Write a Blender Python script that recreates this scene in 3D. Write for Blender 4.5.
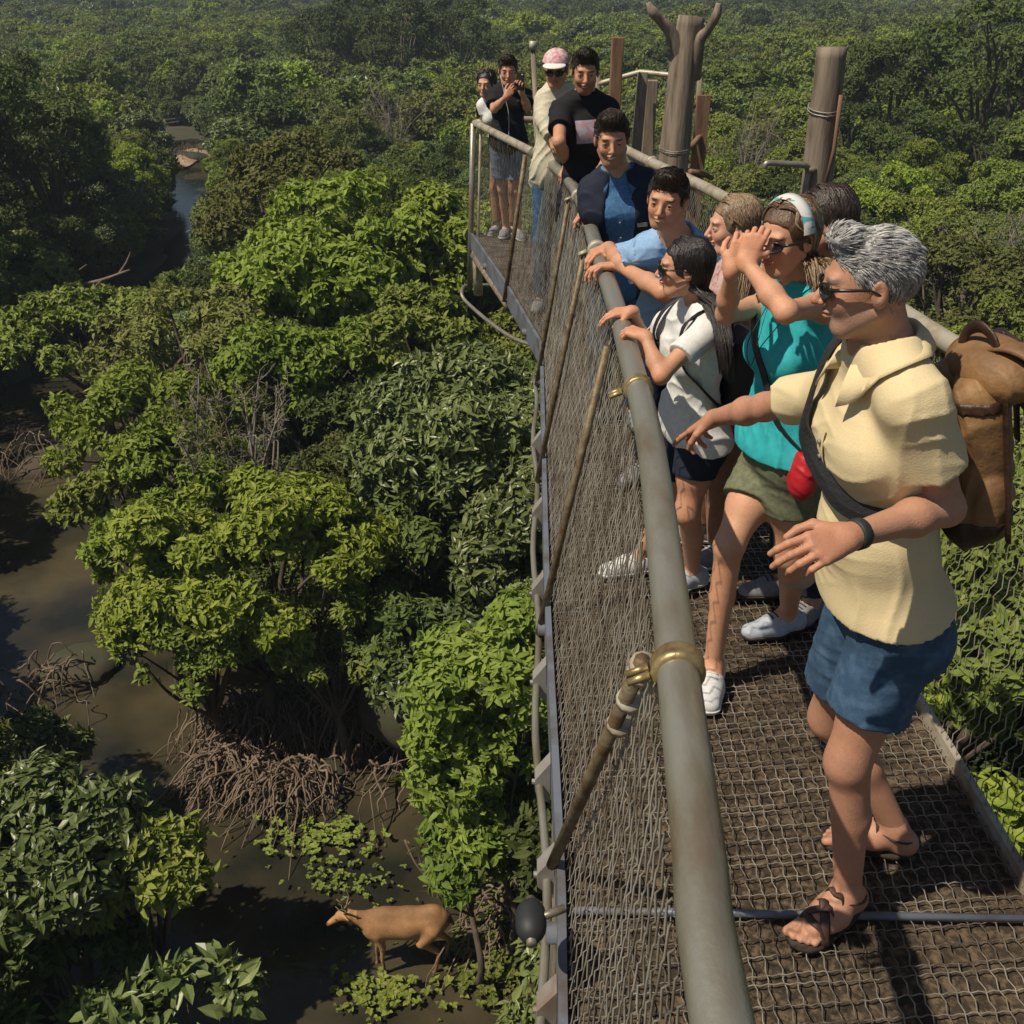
import bpy, math, random
import numpy as np
from mathutils import Vector, Matrix
R_ = math.radians
for o in list(bpy.data.objects): bpy.data.objects.remove(o)
SC = bpy.context.scene
COL = SC.collection
rng = np.random.default_rng(7)
random.seed(7)

# ---------------------------------------------------------------- camera, sky, sun, exposure
CAM_Z = 11.2; PITCH = 27.92; FPX = 1000.0
cam_d = bpy.data.cameras.new('camera'); cam = bpy.data.objects.new('camera', cam_d); COL.objects.link(cam)
cam.location = (0, 0, CAM_Z); cam.rotation_euler = (R_(90-PITCH), 0, 0)
cam_d.sensor_width = 36; cam_d.lens = 36*FPX/1024; cam_d.clip_start = .05; cam_d.clip_end = 9000
SC.camera = cam
SUN = np.array([-0.56, -0.25, 0.92]); SUN /= np.linalg.norm(SUN)      # towards the sun
W = bpy.data.worlds.new('World'); SC.world = W; W.use_nodes = True
nt = W.node_tree; sky = nt.nodes.new('ShaderNodeTexSky'); sky.sky_type = 'NISHITA'; sky.sun_disc = False
sky.sun_elevation = math.asin(SUN[2]); sky.sun_rotation = math.atan2(SUN[0], SUN[1])
nt.links.new(sky.outputs[0], nt.nodes['Background'].inputs[0]); nt.nodes['Background'].inputs[1].default_value = .056
sl = bpy.data.lights.new('sun', 'SUN'); sun = bpy.data.objects.new('sun', sl); COL.objects.link(sun)
sl.energy = 4.9; sl.angle = R_(.6); sl.color = (1, .90, .73)
sun.rotation_euler = Vector(SUN).to_track_quat('Z', 'Y').to_euler(); sun.location = (0, 0, 40)
SC.view_settings.view_transform = 'Standard'; SC.view_settings.look = 'None'; SC.view_settings.exposure = -.06
SC.render.engine = 'CYCLES'
SC.cycles.max_bounces = 5; SC.cycles.diffuse_bounces = 2; SC.cycles.glossy_bounces = 2
SC.cycles.transmission_bounces = 3; SC.cycles.transparent_max_bounces = 4; SC.cycles.volume_bounces = 0
SC.cycles.use_denoising = True
HAZE = .0006

# ---------------------------------------------------------------- helpers
def V3(*a): return np.array(a, float)
def unit(v):
    v = np.asarray(v, float); return v/(np.linalg.norm(v)+1e-12)
cp, sp = math.cos(R_(PITCH)), math.sin(R_(PITCH))
def ray(px, py): return (px-512)/FPX*V3(1,0,0)+(512-py)/FPX*V3(0,sp,cp)+V3(0,cp,-sp)
def UY(px, py, Y): d = ray(px,py); return V3(0,0,CAM_Z)+d*(Y/d[1])
def UZ(px, py, z): d = ray(px,py); return V3(0,0,CAM_Z)+d*((z-CAM_Z)/d[2])
def proj(p):
    q = np.asarray(p, float)-V3(0,0,CAM_Z); f = q@V3(0,cp,-sp)
    return 512+FPX*q[0]/f, 512-FPX*(q@V3(0,sp,cp))/f, f
def deck_z(y): return 9.066-.20*(y-1.75)/8.6

def mesh_np(name, v, q=None, t=None, smooth=True, mats=None, mi=None):
    me = bpy.data.meshes.new(name)
    v = np.ascontiguousarray(v, np.float32)
    q = np.zeros((0,4), np.int32) if q is None else np.asarray(q, np.int32).reshape(-1,4)
    t = np.zeros((0,3), np.int32) if t is None else np.asarray(t, np.int32).reshape(-1,3)
    me.vertices.add(len(v)); me.vertices.foreach_set('co', v.ravel())
    me.loops.add(q.size+t.size); me.loops.foreach_set('vertex_index', np.concatenate([q.ravel(), t.ravel()]))
    n = len(q)+len(t); me.polygons.add(n)
    st = np.concatenate([np.arange(len(q))*4, q.size+np.arange(len(t))*3]).astype(np.int32)
    me.polygons.foreach_set('loop_start', st)
    if mi is not None: me.polygons.foreach_set('material_index', np.asarray(mi, np.int32))
    me.polygons.foreach_set('use_smooth', np.full(n, smooth))
    me.update(calc_edges=True); me.validate()
    for m in (mats or []): me.materials.append(m)
    return me
class MB:
    def __init__(s): s.v = []; s.q = []; s.t = []; s.n = 0; s.qm = []; s.tm = []
    def add(s, v, q=None, t=None, m=0):
        v = np.asarray(v, float).reshape(-1,3); s.v.append(v)
        if q is not None and len(q): q = np.asarray(q).reshape(-1,4); s.q.append(q+s.n); s.qm.append(np.full(len(q), m))
        if t is not None and len(t): t = np.asarray(t).reshape(-1,3); s.t.append(t+s.n); s.tm.append(np.full(len(t), m))
        s.n += len(v); return s
    def tubes(s, P, r, k=6, m=0, cap=True, flat=1.0, ref=None):
        P = np.asarray(P, float)
        if P.ndim == 2: P = P[None]
        N, M, _ = P.shape
        r = np.broadcast_to(np.asarray(r, float), (N, M)) if np.ndim(r) < 2 else np.asarray(r)
        T = np.gradient(P, axis=1); T /= np.linalg.norm(T, axis=2, keepdims=True)+1e-12
        mean = np.abs(T.mean(1)); 
        if ref is None:
            ax = np.eye(3)[np.argmin(mean, axis=1)][:,None,:]
        else: ax = np.broadcast_to(np.asarray(ref, float), (N,1,3))
        A = np.cross(T, ax); A /= np.linalg.norm(A, axis=2, keepdims=True)+1e-12
        B = np.cross(T, A)
        an = np.arange(k)/k*2*np.pi
        V = P[:,:,None]+r[:,:,None,None]*(np.cos(an)[None,None,:,None]*A[:,:,None]+flat*np.sin(an)[None,None,:,None]*B[:,:,None])
        i = (np.arange(N)[:,None,None]*M+np.arange(M-1)[None,:,None])*k; j = np.arange(k)[None,None,:]; j2 = (j+1)%k
        q = np.stack([i+j, i+k+j, i+k+j2, i+j2], -1).reshape(-1,4)
        s.add(V.reshape(-1,3), q[:, ::-1], m=m)
        if cap:
            base = s.n-N*M*k
            for e in (0, M-1):
                C = P[:,e]
                cb = s.n; s.v.append(C); s.n += N
                o = base+(np.arange(N)[:,None]*M+e)*k; jj = np.arange(k)[None]
                a = o+jj; b = o+(jj+1)%k; c = np.broadcast_to(cb+np.arange(N)[:,None], a.shape)
                tt = np.stack([a,b,c] if e else [b,a,c], -1).reshape(-1,3)
                s.t.append(tt); s.tm.append(np.full(len(tt), m))
        return s
    def box(s, c, d, Rm=None, m=0, bev=0):
        c = np.asarray(c, float); d = np.asarray(d, float)/2; Rm = np.eye(3) if Rm is None else np.asarray(Rm)  # rows = axes
        if bev <= 0: bev = min(d)*.12
        # bevelled box: 24 verts
        vs = []; 
        for sx in (-1,1):
            for sy in (-1,1):
                for sz in (-1,1):
                    S = V3(sx,sy,sz)
                    for a in range(3):
                        p = S*d; 
                        for b in range(3):
                            if b != a: p[b] -= S[b]*bev
                        vs.append(c+p@Rm)
        idx = lambda sx,sy,sz,a: (((sx>0)*2+(sy>0))*2+(sz>0))*3+a
        q = []; t = []
        for a in range(3):
            b, c2 = [x for x in range(3) if x != a]
            for sg in (-1,1):
                L = []
                for (u,w) in ((-1,-1),(1,-1),(1,1),(-1,1)):
                    S = [0,0,0]; S[a]=sg; S[b]=u; S[c2]=w; L.append(idx(*S,a))
                q.append(L if (sg>0) == (a!=1) else L[::-1])
        for a in range(3):
            b, c2 = [x for x in range(3) if x != a]
            for u in (-1,1):
                for w in (-1,1):
                    L = []
                    for (e,f) in ((-1,b),(1,b),(1,c2),(-1,c2)):
                        S=[0,0,0]; S[a]=e; S[b]=u; S[c2]=w; L.append(idx(*S,f))
                    q.append(L)
        for sx in (-1,1):
            for sy in (-1,1):
                for sz in (-1,1): t.append([idx(sx,sy,sz,a) for a in range(3)])
        return s.add(np.array(vs), q, t, m)
    def build(s, name, mats, parent=None, smooth=True, fix=False):
        if not isinstance(mats, (list, tuple)): mats = [mats]
        me = mesh_np(name, np.concatenate(s.v), np.concatenate(s.q) if s.q else None, np.concatenate(s.t) if s.t else None,
                     smooth, mats, np.concatenate(s.qm+s.tm))
        if fix:
            import bmesh
            bm = bmesh.new(); bm.from_mesh(me); bmesh.ops.recalc_face_normals(bm, faces=bm.faces); bm.to_mesh(me); bm.free()
        return link(name, me, parent)
def link(name, me, parent=None):
    o = bpy.data.objects.new(name, me); COL.objects.link(o)
    if parent is not None:
        o.parent = parent; 
        # parents are unrotated Empties or meshes: keep world-space vertices by undoing the offset
        o.matrix_parent_inverse = PW(parent).inverted()
    return o
def PW(o):
    m = Matrix.LocRotScale(o.location, o.rotation_euler, o.scale)
    if o.parent: m = PW(o.parent) @ o.matrix_parent_inverse @ m
    return m
def empty(name, loc):
    o = bpy.data.objects.new(name, None); COL.objects.link(o); o.location = tuple(map(float, loc)); o.empty_display_size = .1; return o
def tag(o, label=None, cat=None, group=None, kind=None):
    for k, v in (('label',label),('category',cat),('group',group),('kind',kind)):
        if v: o[k] = v
    return o
def smooth_path(P, n, closed=False):
    P = np.asarray(P, float); m = len(P)
    Q = np.vstack([2*P[0]-P[1], P, 2*P[-1]-P[-2]])
    out = []
    for i in range(m-1):
        p0,p1,p2,p3 = Q[i:i+4]
        for t in np.linspace(0,1,n,endpoint=False):
            out.append(.5*((2*p1)+(-p0+p2)*t+(2*p0-5*p1+4*p2-p3)*t*t+(-p0+3*p1-3*p2+p3)*t**3))
    out.append(P[-1]); return np.array(out)

# ---------------------------------------------------------------- materials
def mat(name, col, rough=.6, metal=0, spec=.5, noise=None, bump=None, sss=0, coat=0):
    """noise=(scale, col2, contrast lo, hi, detail, stretch) ; bump=(scale, strength, stretch)"""
    m = bpy.data.materials.new(name); m.use_nodes = True; N = m.node_tree.nodes; L = m.node_tree.links
    b = N['Principled BSDF']; b.inputs['Base Color'].default_value = (*col, 1)
    b.inputs['Roughness'].default_value = rough; b.inputs['Metallic'].default_value = metal
    b.inputs['Specular IOR Level'].default_value = spec
    if sss: b.inputs['Subsurface Weight'].default_value = sss; b.inputs['Subsurface Radius'].default_value = (.012,.004,.002); b.inputs['Subsurface Scale'].default_value = 1
    if coat: b.inputs['Coat Weight'].default_value = coat
    tc = N.new('ShaderNodeTexCoord')
    def ntex(scale, stretch, detail=4):
        mp = N.new('ShaderNodeMapping'); mp.inputs['Scale'].default_value = stretch or (1,1,1); L.new(tc.outputs['Object'], mp.inputs[0])
        t = N.new('ShaderNodeTexNoise'); t.inputs['Scale'].default_value = scale; t.inputs['Detail'].default_value = detail
        t.inputs['Roughness'].default_value = .6; L.new(mp.outputs[0], t.inputs['Vector']); return t
    if noise:
        ns = list(noise)+[None]*(6-len(noise)); sc, c2, lo, hi, det, stt = ns
        t = ntex(sc, stt, det or 4); mr = N.new('ShaderNodeMapRange')
        mr.inputs[1].default_value = lo if lo is not None else .35; mr.inputs[2].default_value = hi if hi is not None else .65
        L.new(t.outputs[0], mr.inputs[0]); mx = N.new('ShaderNodeMix'); mx.data_type = 'RGBA'
        mx.inputs[6].default_value = (*col,1); mx.inputs[7].default_value = (*c2,1)
        L.new(mr.outputs[0], mx.inputs[0]); L.new(mx.outputs[2], b.inputs['Base Color'])
    if bump:
        bs = list(bump)+[None]*(3-len(bump)); t = ntex(bs[0], bs[2]); bp = N.new('ShaderNodeBump')
        bp.inputs['Strength'].default_value = bs[1]; bp.inputs['Distance'].default_value = .01
        L.new(t.outputs[0], bp.inputs['Height']); L.new(bp.outputs[0], b.inputs['Normal'])
    return m
def mat_attr(name, rough=.5, sss=.0, bump=None, attr='col', spec=.4):
    m = mat(name, (1,1,1), rough, 0, spec, None, bump, sss); N = m.node_tree.nodes
    a = N.new('ShaderNodeAttribute'); a.attribute_name = attr
    m.node_tree.links.new(a.outputs['Color'], N['Principled BSDF'].inputs['Base Color']); return m
def mat_leaf(name, c1, c2, rough=.45, trans=.25, spec=.4, hue=.010):
    m = bpy.data.materials.new(name); m.use_nodes = True; N = m.node_tree.nodes; L = m.node_tree.links
    b = N['Principled BSDF']; out = N['Material Output']
    a = N.new('ShaderNodeAttribute'); a.attribute_name = 'v'
    oi = N.new('ShaderNodeObjectInfo')
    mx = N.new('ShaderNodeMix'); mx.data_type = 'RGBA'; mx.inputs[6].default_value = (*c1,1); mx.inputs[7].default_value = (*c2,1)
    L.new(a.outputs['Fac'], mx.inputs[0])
    hs = N.new('ShaderNodeHueSaturation'); hs.inputs['Saturation'].default_value = .96; L.new(mx.outputs[2], hs.inputs['Color'])
    m1 = N.new('ShaderNodeMapRange'); m1.inputs[3].default_value = .5-hue; m1.inputs[4].default_value = .5+hue; L.new(oi.outputs['Random'], m1.inputs[0]); L.new(m1.outputs[0], hs.inputs['Hue'])
    m2 = N.new('ShaderNodeMath'); m2.operation = 'MULTIPLY'; m2.inputs[1].default_value = 7.31; L.new(oi.outputs['Random'], m2.inputs[0])
    m3 = N.new('ShaderNodeMath'); m3.operation = 'FRACT'; L.new(m2.outputs[0], m3.inputs[0])
    m4 = N.new('ShaderNodeMapRange'); m4.inputs[3].default_value = .65; m4.inputs[4].default_value = 1.25; L.new(m3.outputs[0], m4.inputs[0]); L.new(m4.outputs[0], hs.inputs['Value'])
    L.new(hs.outputs[0], b.inputs['Base Color']); b.inputs['Roughness'].default_value = rough+.12; b.inputs['Specular IOR Level'].default_value = spec*.5
    tr = N.new('ShaderNodeBsdfTranslucent'); L.new(hs.outputs[0], tr.inputs[0])
    ms = N.new('ShaderNodeMixShader'); ms.inputs[0].default_value = trans
    L.new(b.outputs[0], ms.inputs[1]); L.new(tr.outputs[0], ms.inputs[2]); L.new(ms.outputs[0], out.inputs[0])
    return m
M = {}
M['galv'] = mat('galvanised steel', (.30,.29,.245), .40, .5, noise=(9,(.20,.15,.09),.45,.70,10,(1,.3,1)), bump=(60,.15))
M['galv_light'] = mat('worn light steel', (.42,.38,.30), .5, .2, noise=(9,(.25,.17,.10),.45,.7,6))
M['brass'] = mat('aged brass clamp', (.42,.33,.16), .42, .6, noise=(20,(.20,.13,.06),.4,.7), bump=(50,.2))
M['rust'] = mat('rusty post', (.22,.18,.11), .6, .35, noise=(16,(.12,.07,.035),.4,.62,6), bump=(50,.3))
M['wire'] = mat('chain link wire', (.40,.37,.31), .5, .3, noise=(9,(.14,.11,.08),.42,.66,5))
M['deckwire'] = mat('deck grid wire', (.36,.32,.26), .55, .35, noise=(7,(.10,.075,.055),.4,.62,5))
M['stringer'] = mat('blue grey painted channel', (.16,.18,.22), .5, .2, noise=(6,(.10,.08,.07),.45,.7,6))
M['bracket'] = mat('pale bracket plate', (.26,.25,.23), .6, .1, noise=(8,(.20,.14,.10),.45,.68,6))
M['litter'] = mat('deck boards under litter', (.036,.025,.014), .95, noise=(42,(.125,.088,.052),.46,.62,8), bump=(40,1.0))
M['wood'] = mat('weathered grey wood', (.27,.215,.16), .85, noise=(5,(.10,.075,.055),.38,.66,8,(3,3,.35)), bump=(14,.7,(3,3,.3)))
M['plank'] = mat('pale grey plank', (.30,.24,.18), .85, noise=(12,(.17,.13,.095),.4,.7,6,(3,3,.35)), bump=(20,.4,(3,3,.3)))
M['wood_red'] = mat('reddish timber', (.23,.13,.075), .85, noise=(6,(.11,.06,.035),.4,.66,6,(3,3,.35)), bump=(14,.5,(3,3,.3)))
M['bark'] = mat('tree bark', (.13,.10,.07), .9, noise=(5,(.05,.038,.028),.35,.65,6,(1,1,.4)), bump=(12,.6))
M['root'] = mat('dry roots', (.22,.16,.11), .85, noise=(3,(.12,.085,.06),.35,.65,6), bump=(20,.4))
M['black'] = mat('black rubber', (.02,.022,.025), .6)
M['denim'] = mat('denim', (.026,.068,.135), .85, noise=(26,(.075,.14,.23),.45,.75,8), bump=(300,.25))
# ---------------------------------------------------------------- signed-distance bodies
def C(a, b, ra, rb, k=.03, flat=None, cuts=(), tagn='', sub=False): return dict(t='c', a=np.asarray(a,float), b=np.asarray(b,float), ra=ra, rb=rb, k=k, flat=flat, cuts=cuts, tag=tagn, sub=sub)
def E(c, r, Rm=None, k=.03, cuts=(), tagn='', sub=False): return dict(t='e', a=np.asarray(c,float), r=np.asarray(r,float), R=np.eye(3) if Rm is None else np.asarray(Rm), k=k, cuts=cuts, tag=tagn, sub=sub)
def prim_d(p, X, inf=0):
    if p['t'] == 'c':
        ab = p['b']-p['a']; q = X-p['a']; L2 = ab@ab+1e-12
        t = np.clip((q@ab)/L2, 0, 1); q = q-t[...,None]*ab
        if p['flat'] is not None:
            w, s_ = p['flat']; qw = q@w; d = np.sqrt(np.maximum((q*q).sum(-1)+qw*qw*(1/s_**2-1), 0))
        else: d = np.sqrt((q*q).sum(-1))
        d = d-(p['ra']+(p['rb']-p['ra'])*t+inf)
    else:
        r = p['r']+inf; q = ((X-p['a'])@p['R'].T)/r; k0 = np.sqrt((q*q).sum(-1))+1e-9; k1 = np.sqrt(((q/r)**2).sum(-1))+1e-9
        d = k0*(k0-1)/k1
    for (pt, n) in p['cuts']: d = np.maximum(d, (X-pt)@n)
    return d
def prim_bb(p, inf=0):
    if p['t'] == 'c':
        m = max(p['ra'], p['rb'])*(max(1, p['flat'][1]) if p['flat'] is not None else 1)+inf
        return np.minimum(p['a'],p['b'])-m, np.maximum(p['a'],p['b'])+m
    m = np.abs(p['R']).T@(p['r']+inf); return p['a']-m, p['a']+m
def smin(a, b, k):
    if k <= 0: return np.minimum(a, b)
    h = np.maximum(k-np.abs(a-b), 0)/k; return np.minimum(a,b)-h*h*k*.25
def sd(prims, X, inf=0):
    X = np.asarray(X, float); F = np.full(X.shape[:-1], 9.)
    for p in prims:
        d = prim_d(p, X, inf if not p['sub'] else 0); F = -smin(-F, d, p['k']) if p['sub'] else smin(F, d, p['k'])
    return F
def project(prims, p, d, inf=0, off=.003):
    p = np.asarray(p, float); d = unit(d); p = p-d*.4
    for _ in range(40):
        s_ = float(sd(prims, p[None], inf)[0])-off
        if s_ < .0006: break
        p = p+d*min(s_*.9, .05)
    return p
def surf(prims, h, inf=0, cuts=(), wr=None, bb=None):
    """surface-nets mesh of a prim list; returns verts, quads"""
    add = [p for p in prims if not p['sub']]
    lo = np.min([prim_bb(p, inf)[0] for p in add], 0)-3*h-.01; hi = np.max([prim_bb(p, inf)[1] for p in add], 0)+3*h+.01
    if bb is not None: lo = np.maximum(lo, bb[0]); hi = np.minimum(hi, bb[1])
    n = np.ceil((hi-lo)/h).astype(int)+1
    ax = [lo[i]+np.arange(n[i])*h for i in range(3)]
    F = np.full(n, 1., np.float32)
    for p in prims:
        ii = inf if not p['sub'] else 0
        l, u = prim_bb(p, ii); mg = max(p['k'], .0)+2*h+.012
        a = np.clip(np.floor((l-mg-lo)/h).astype(int), 0, n); b = np.clip(np.ceil((u+mg-lo)/h).astype(int)+1, 0, n)
        if (b <= a).any(): continue
        G = np.stack(np.meshgrid(ax[0][a[0]:b[0]], ax[1][a[1]:b[1]], ax[2][a[2]:b[2]], indexing='ij'), -1)
        d = prim_d(p, G, ii); S = F[a[0]:b[0], a[1]:b[1], a[2]:b[2]]
        S[...] = -smin(-S, d, p['k']) if p['sub'] else smin(S, d, p['k'])
    if wr or cuts:
        near = np.argwhere(np.abs(F) < 4*h+.03) if wr else None
        if wr:
            X = lo+near*h; F[near[:,0],near[:,1],near[:,2]] += wr(X).astype(np.float32)
        if cuts:
            G = np.stack(np.meshgrid(*ax, indexing='ij'), -1)
            for (pt, nn) in cuts: F = np.maximum(F, (G-pt)@nn)
    F[0]=F[-1]=.1; F[:,0]=F[:,-1]=.1; F[:,:,0]=F[:,:,-1]=.1
    S = F < 0
    c = np.zeros(n-1, np.int8)
    for dx in (0,1):
        for dy in (0,1):
            for dz in (0,1): c += S[dx:n[0]-1+dx, dy:n[1]-1+dy, dz:n[2]-1+dz]
    cells = np.argwhere((c > 0) & (c < 8)); ID = np.full(n-1, -1, np.int64); ID[tuple(cells.T)] = np.arange(len(cells))
    acc = np.zeros((len(cells),3)); cnt = np.zeros(len(cells))
    cor = [(x,y,z) for x in (0,1) for y in (0,1) for z in (0,1)]
    for A in cor:
        for a in range(3):
            if A[a]: continue
            B = list(A); B[a] = 1
            fa = F[tuple((cells+A).T)]; fb = F[tuple((cells+B).T)]; mk = (fa < 0) != (fb < 0)
            t = np.where(mk, fa/(fa-fb+1e-12), 0); p = np.array(A, float)+0*cells; p[:,a] = t
            acc[mk] += p[mk]; cnt[mk] += 1
    V = lo+(cells+acc/np.maximum(cnt,1)[:,None])*h
    Q = []
    for a in range(3):
        b, c2 = (a+1)%3, (a+2)%3
        sl0 = [slice(None)]*3; sl1 = [slice(None)]*3; sl0[a] = slice(0,-1); sl1[a] = slice(1,None)
        e = np.argwhere(S[tuple(sl0)] != S[tuple(sl1)]); inside = S[tuple(e.T)]
        ub = np.zeros(3,int); ub[b] = 1; uc = np.zeros(3,int); uc[c2] = 1
        q = np.stack([ID[tuple((e-ub-uc).T)], ID[tuple((e-uc).T)], ID[tuple(e.T)], ID[tuple((e-ub).T)]], -1)
        q[~inside] = q[~inside][:, ::-1]; Q.append(q)
    return V, np.concatenate(Q)
def noise3(X, f, seed=0):
    r = np.random.default_rng(seed); s_ = 0
    for i in range(5):
        w = r.normal(size=3); w = w/np.linalg.norm(w)*f*(1+.35*i); s_ = s_+np.sin(X@w+r.uniform(0,6.28)+1.3*np.sin(X@np.roll(w,1)*.6+i))
    return s_/5
def vnormals(me):
    n = np.zeros(len(me.vertices)*3, np.float32); me.vertices.foreach_get('normal', n); return n.reshape(-1,3)
def set_col(me, rgb, name='col'):
    a = me.color_attributes.new(name, 'FLOAT_COLOR', 'POINT'); b = np.ones((len(me.vertices),4), np.float32); b[:,:3] = rgb; a.data.foreach_set('color', b.ravel())

# ---------------------------------------------------------------- people
SKIN = mat_attr('skin', .50, .12, (260,.22), spec=.35)
HAIRM = {}
def hair_mat(name, c1, c2):
    if name not in HAIRM: HAIRM[name] = mat('hair '+name, c1, .42, spec=.55, noise=(70,c2,.4,.6,3,(1,1,.25)), bump=(120,.5,(1,1,.3)))
    return HAIRM[name]
def cloth(name, c, c2=None, sc=60, rough=.85, fold=.6):
    return mat(name, c, rough, spec=.25, noise=(sc, c2 or tuple(x*.86 for x in c), .4, .62, 3), bump=(260, fold*.25))
EYEW = mat('eye white', (.42,.38,.36), .25); IRIS = mat('dark iris', (.03,.018,.01), .15)
LENS = mat('dark lens', (.012,.012,.016), .12, spec=.7); FRAME = mat('black plastic frame', (.015,.014,.014), .3)

def head_prims(hd, Rh, s, sex, ears=True, fv=(0,0,0)):
    """Rh rows = right, forward, up of the head"""
    P = lambda x,y,z: hd+(V3(x,y,z)*s)@Rh
    w = .95 if sex == 'f' else 1.0
    L = [E(P(0,-.014,.030),V3(.074*w,.093,.086)*s,Rh,0), E(P(0,.026,-.028),V3((.058+.004*fv[0])*w,.062,.086+.003*fv[1])*s,Rh,.03*s),
         E(P(0,.050,-.090-.005*fv[1]),V3(.026+.004*fv[0],.022,.020)*s,Rh,.025*s)]
    for sg in (-1,1):
        L += [C(P(sg*(.052+.003*fv[0])*w,-.008,-.048-.004*fv[1]),P(sg*.022,.052,-.090-.004*fv[1]),.017*s,.015*s,.025*s),
              E(P(sg*.034,.060,-.026),V3(.021,.021,.024)*s,Rh,.02*s)]
    L += [C(P(-.034,.077,.022),P(.034,.077,.022),.0115*s,.0115*s,.014*s)]
    for sg in (-1,1): L += [E(P(sg*.032,.101,.001),V3(.019,.017,.011)*s,Rh,.012*s,sub=True)]
    for sg in (-1,1): L += [E(P(sg*.032,.0745,.0015),V3(.0150,.0150,.0140)*s,Rh,.003*s), E(P(sg*.032,.092,.0005),V3(.0138,.012,.0041)*s,Rh,.0015*s,sub=True)]
    L += [C(P(0,.083,.014),P(0,.107+.003*fv[2],-.026-.002*fv[2]),.0075*s,(.0105+.0012*fv[2])*s,.010*s), C(P(-.012,.098,-.031),P(.012,.098,-.031),.0068*s,.0068*s,.006*s),
          E(P(0,.083,-.052),V3(.024,.013,.0052)*s,Rh,.004*s), E(P(0,.082,-.0625),V3(.020,.013,.0062)*s,Rh,.004*s),
          E(P(0,.099,-.0572),V3(.022,.006,.0012)*s,Rh,.002*s,sub=True)]
    if ears:
        for sg in (-1,1):
            L += [E(P(sg*.077*w,-.010,-.004),V3(.0085,.019,.031)*s,Rh,.006*s), E(P(sg*.086*w,-.006,.002),V3(.006,.010,.017)*s,Rh,.004*s,sub=True)]
    return L, P
def hand_prims(Wp, d, n, right, curl=(.3,.3,.3,.3), thumb=.3, s=1.0, spread=.12):
    d = unit(d); n = unit(n-d*(n@d)); t = np.cross(d, n)*(1 if right else -1)
    L = []; off = (.030,.010,-.010,-.028); kl = (.086,.090,.085,.076)
    for i in range(4):
        K = Wp+(kl[i]*d+off[i]*t)*s
        L.append(C(Wp+(.012*d+off[i]*.55*t)*s, K, .0150*s, .0118*s, .014*s))
    L.append(E(Wp+(.045*d+.004*n)*s, V3(.034,.044,.0145)*s, np.array([t,d,n]), .012*s))
    L.append(C(Wp-.01*d*s, Wp+.02*d*s, .023*s, .020*s, .015*s, flat=(n,.78)))
    seg = ((.043,.026,.020),(.047,.030,.021),(.043,.027,.020),(.034,.021,.018))
    for i in range(4):
        p = Wp+(kl[i]*d+off[i]*t)*s; dd = unit(d+t*off[i]*spread/.03); a = 0
        for j, sl_ in enumerate(seg[i]):
            a += curl[i]*(.9,1.15,.75)[j]; v = dd*math.cos(a)+n*math.sin(a); q = p+v*sl_*s
            r0 = (.0098,.0088,.0080)[j]*(.88 if i == 3 else 1)*s; r1 = (.0089,.0081,.0068)[j]*(.88 if i == 3 else 1)*s
            L.append(C(p, q, r0, r1, .0035*s)); p = q
    p = Wp+(.018*d+.020*t+.004*n)*s
    for j, (sl_, v, r0, r1) in enumerate(((.046,.62*d+.72*t+.25*n,.0165,.0122),(.033,(.9-.2*thumb)*d+(.5-.7*thumb)*t+(.15+.7*thumb)*n,.0118,.0102),(.027,(1-.3*thumb)*d+(.32-.9*thumb)*t+(.15+1.0*thumb)*n,.0102,.0082))):
        q = p+unit(v)*sl_*s; L.append(C(p, q, r0*s, r1*s, (.016 if j == 0 else .004)*s)); p = q
    return L
def foot_prims(an, toe_dir, zf, s, right, bare=True):
    """an: ankle joint, flat foot on height zf"""
    f = unit(V3(toe_dir[0],toe_dir[1],0)); side = V3(f[1],-f[0],0)*(1 if right else -1)   # outer side
    g = lambda a,b,z: V3(an[0],an[1],zf)+f*a*s+side*b*s+V3(0,0,z*s)
    L = [C(an, g(-.035,0,.036), .034*s, .032*s, .02*s), C(g(-.04,0,.034), g(.06,.008,.040), .033*s, .036*s, .03*s), C(an+V3(0,0,-.01), g(.08,-.004,.036), .034*s,.028*s,.03*s),
         C(g(.05,.004,.036), g(.125,.004,.026), .034*s, .024*s, .03*s, flat=(side,1.35))]
    if bare:
        for i, (b_, l_, r_) in enumerate(((-.030,.178,.0145),(-.010,.178,.0105),(.008,.170,.0098),(.023,.160,.0092),(.037,.148,.0088))):
            L.append(C(g(.12,b_*.9,.020), g(l_,b_,.012), r_*s, r_*.95*s, .006*s))
    else: L.append(C(g(.12,0,.022), g(.165,0,.020), .026*s,.018*s,.02*s, flat=(side,1.5)))
    return L, g
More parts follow.
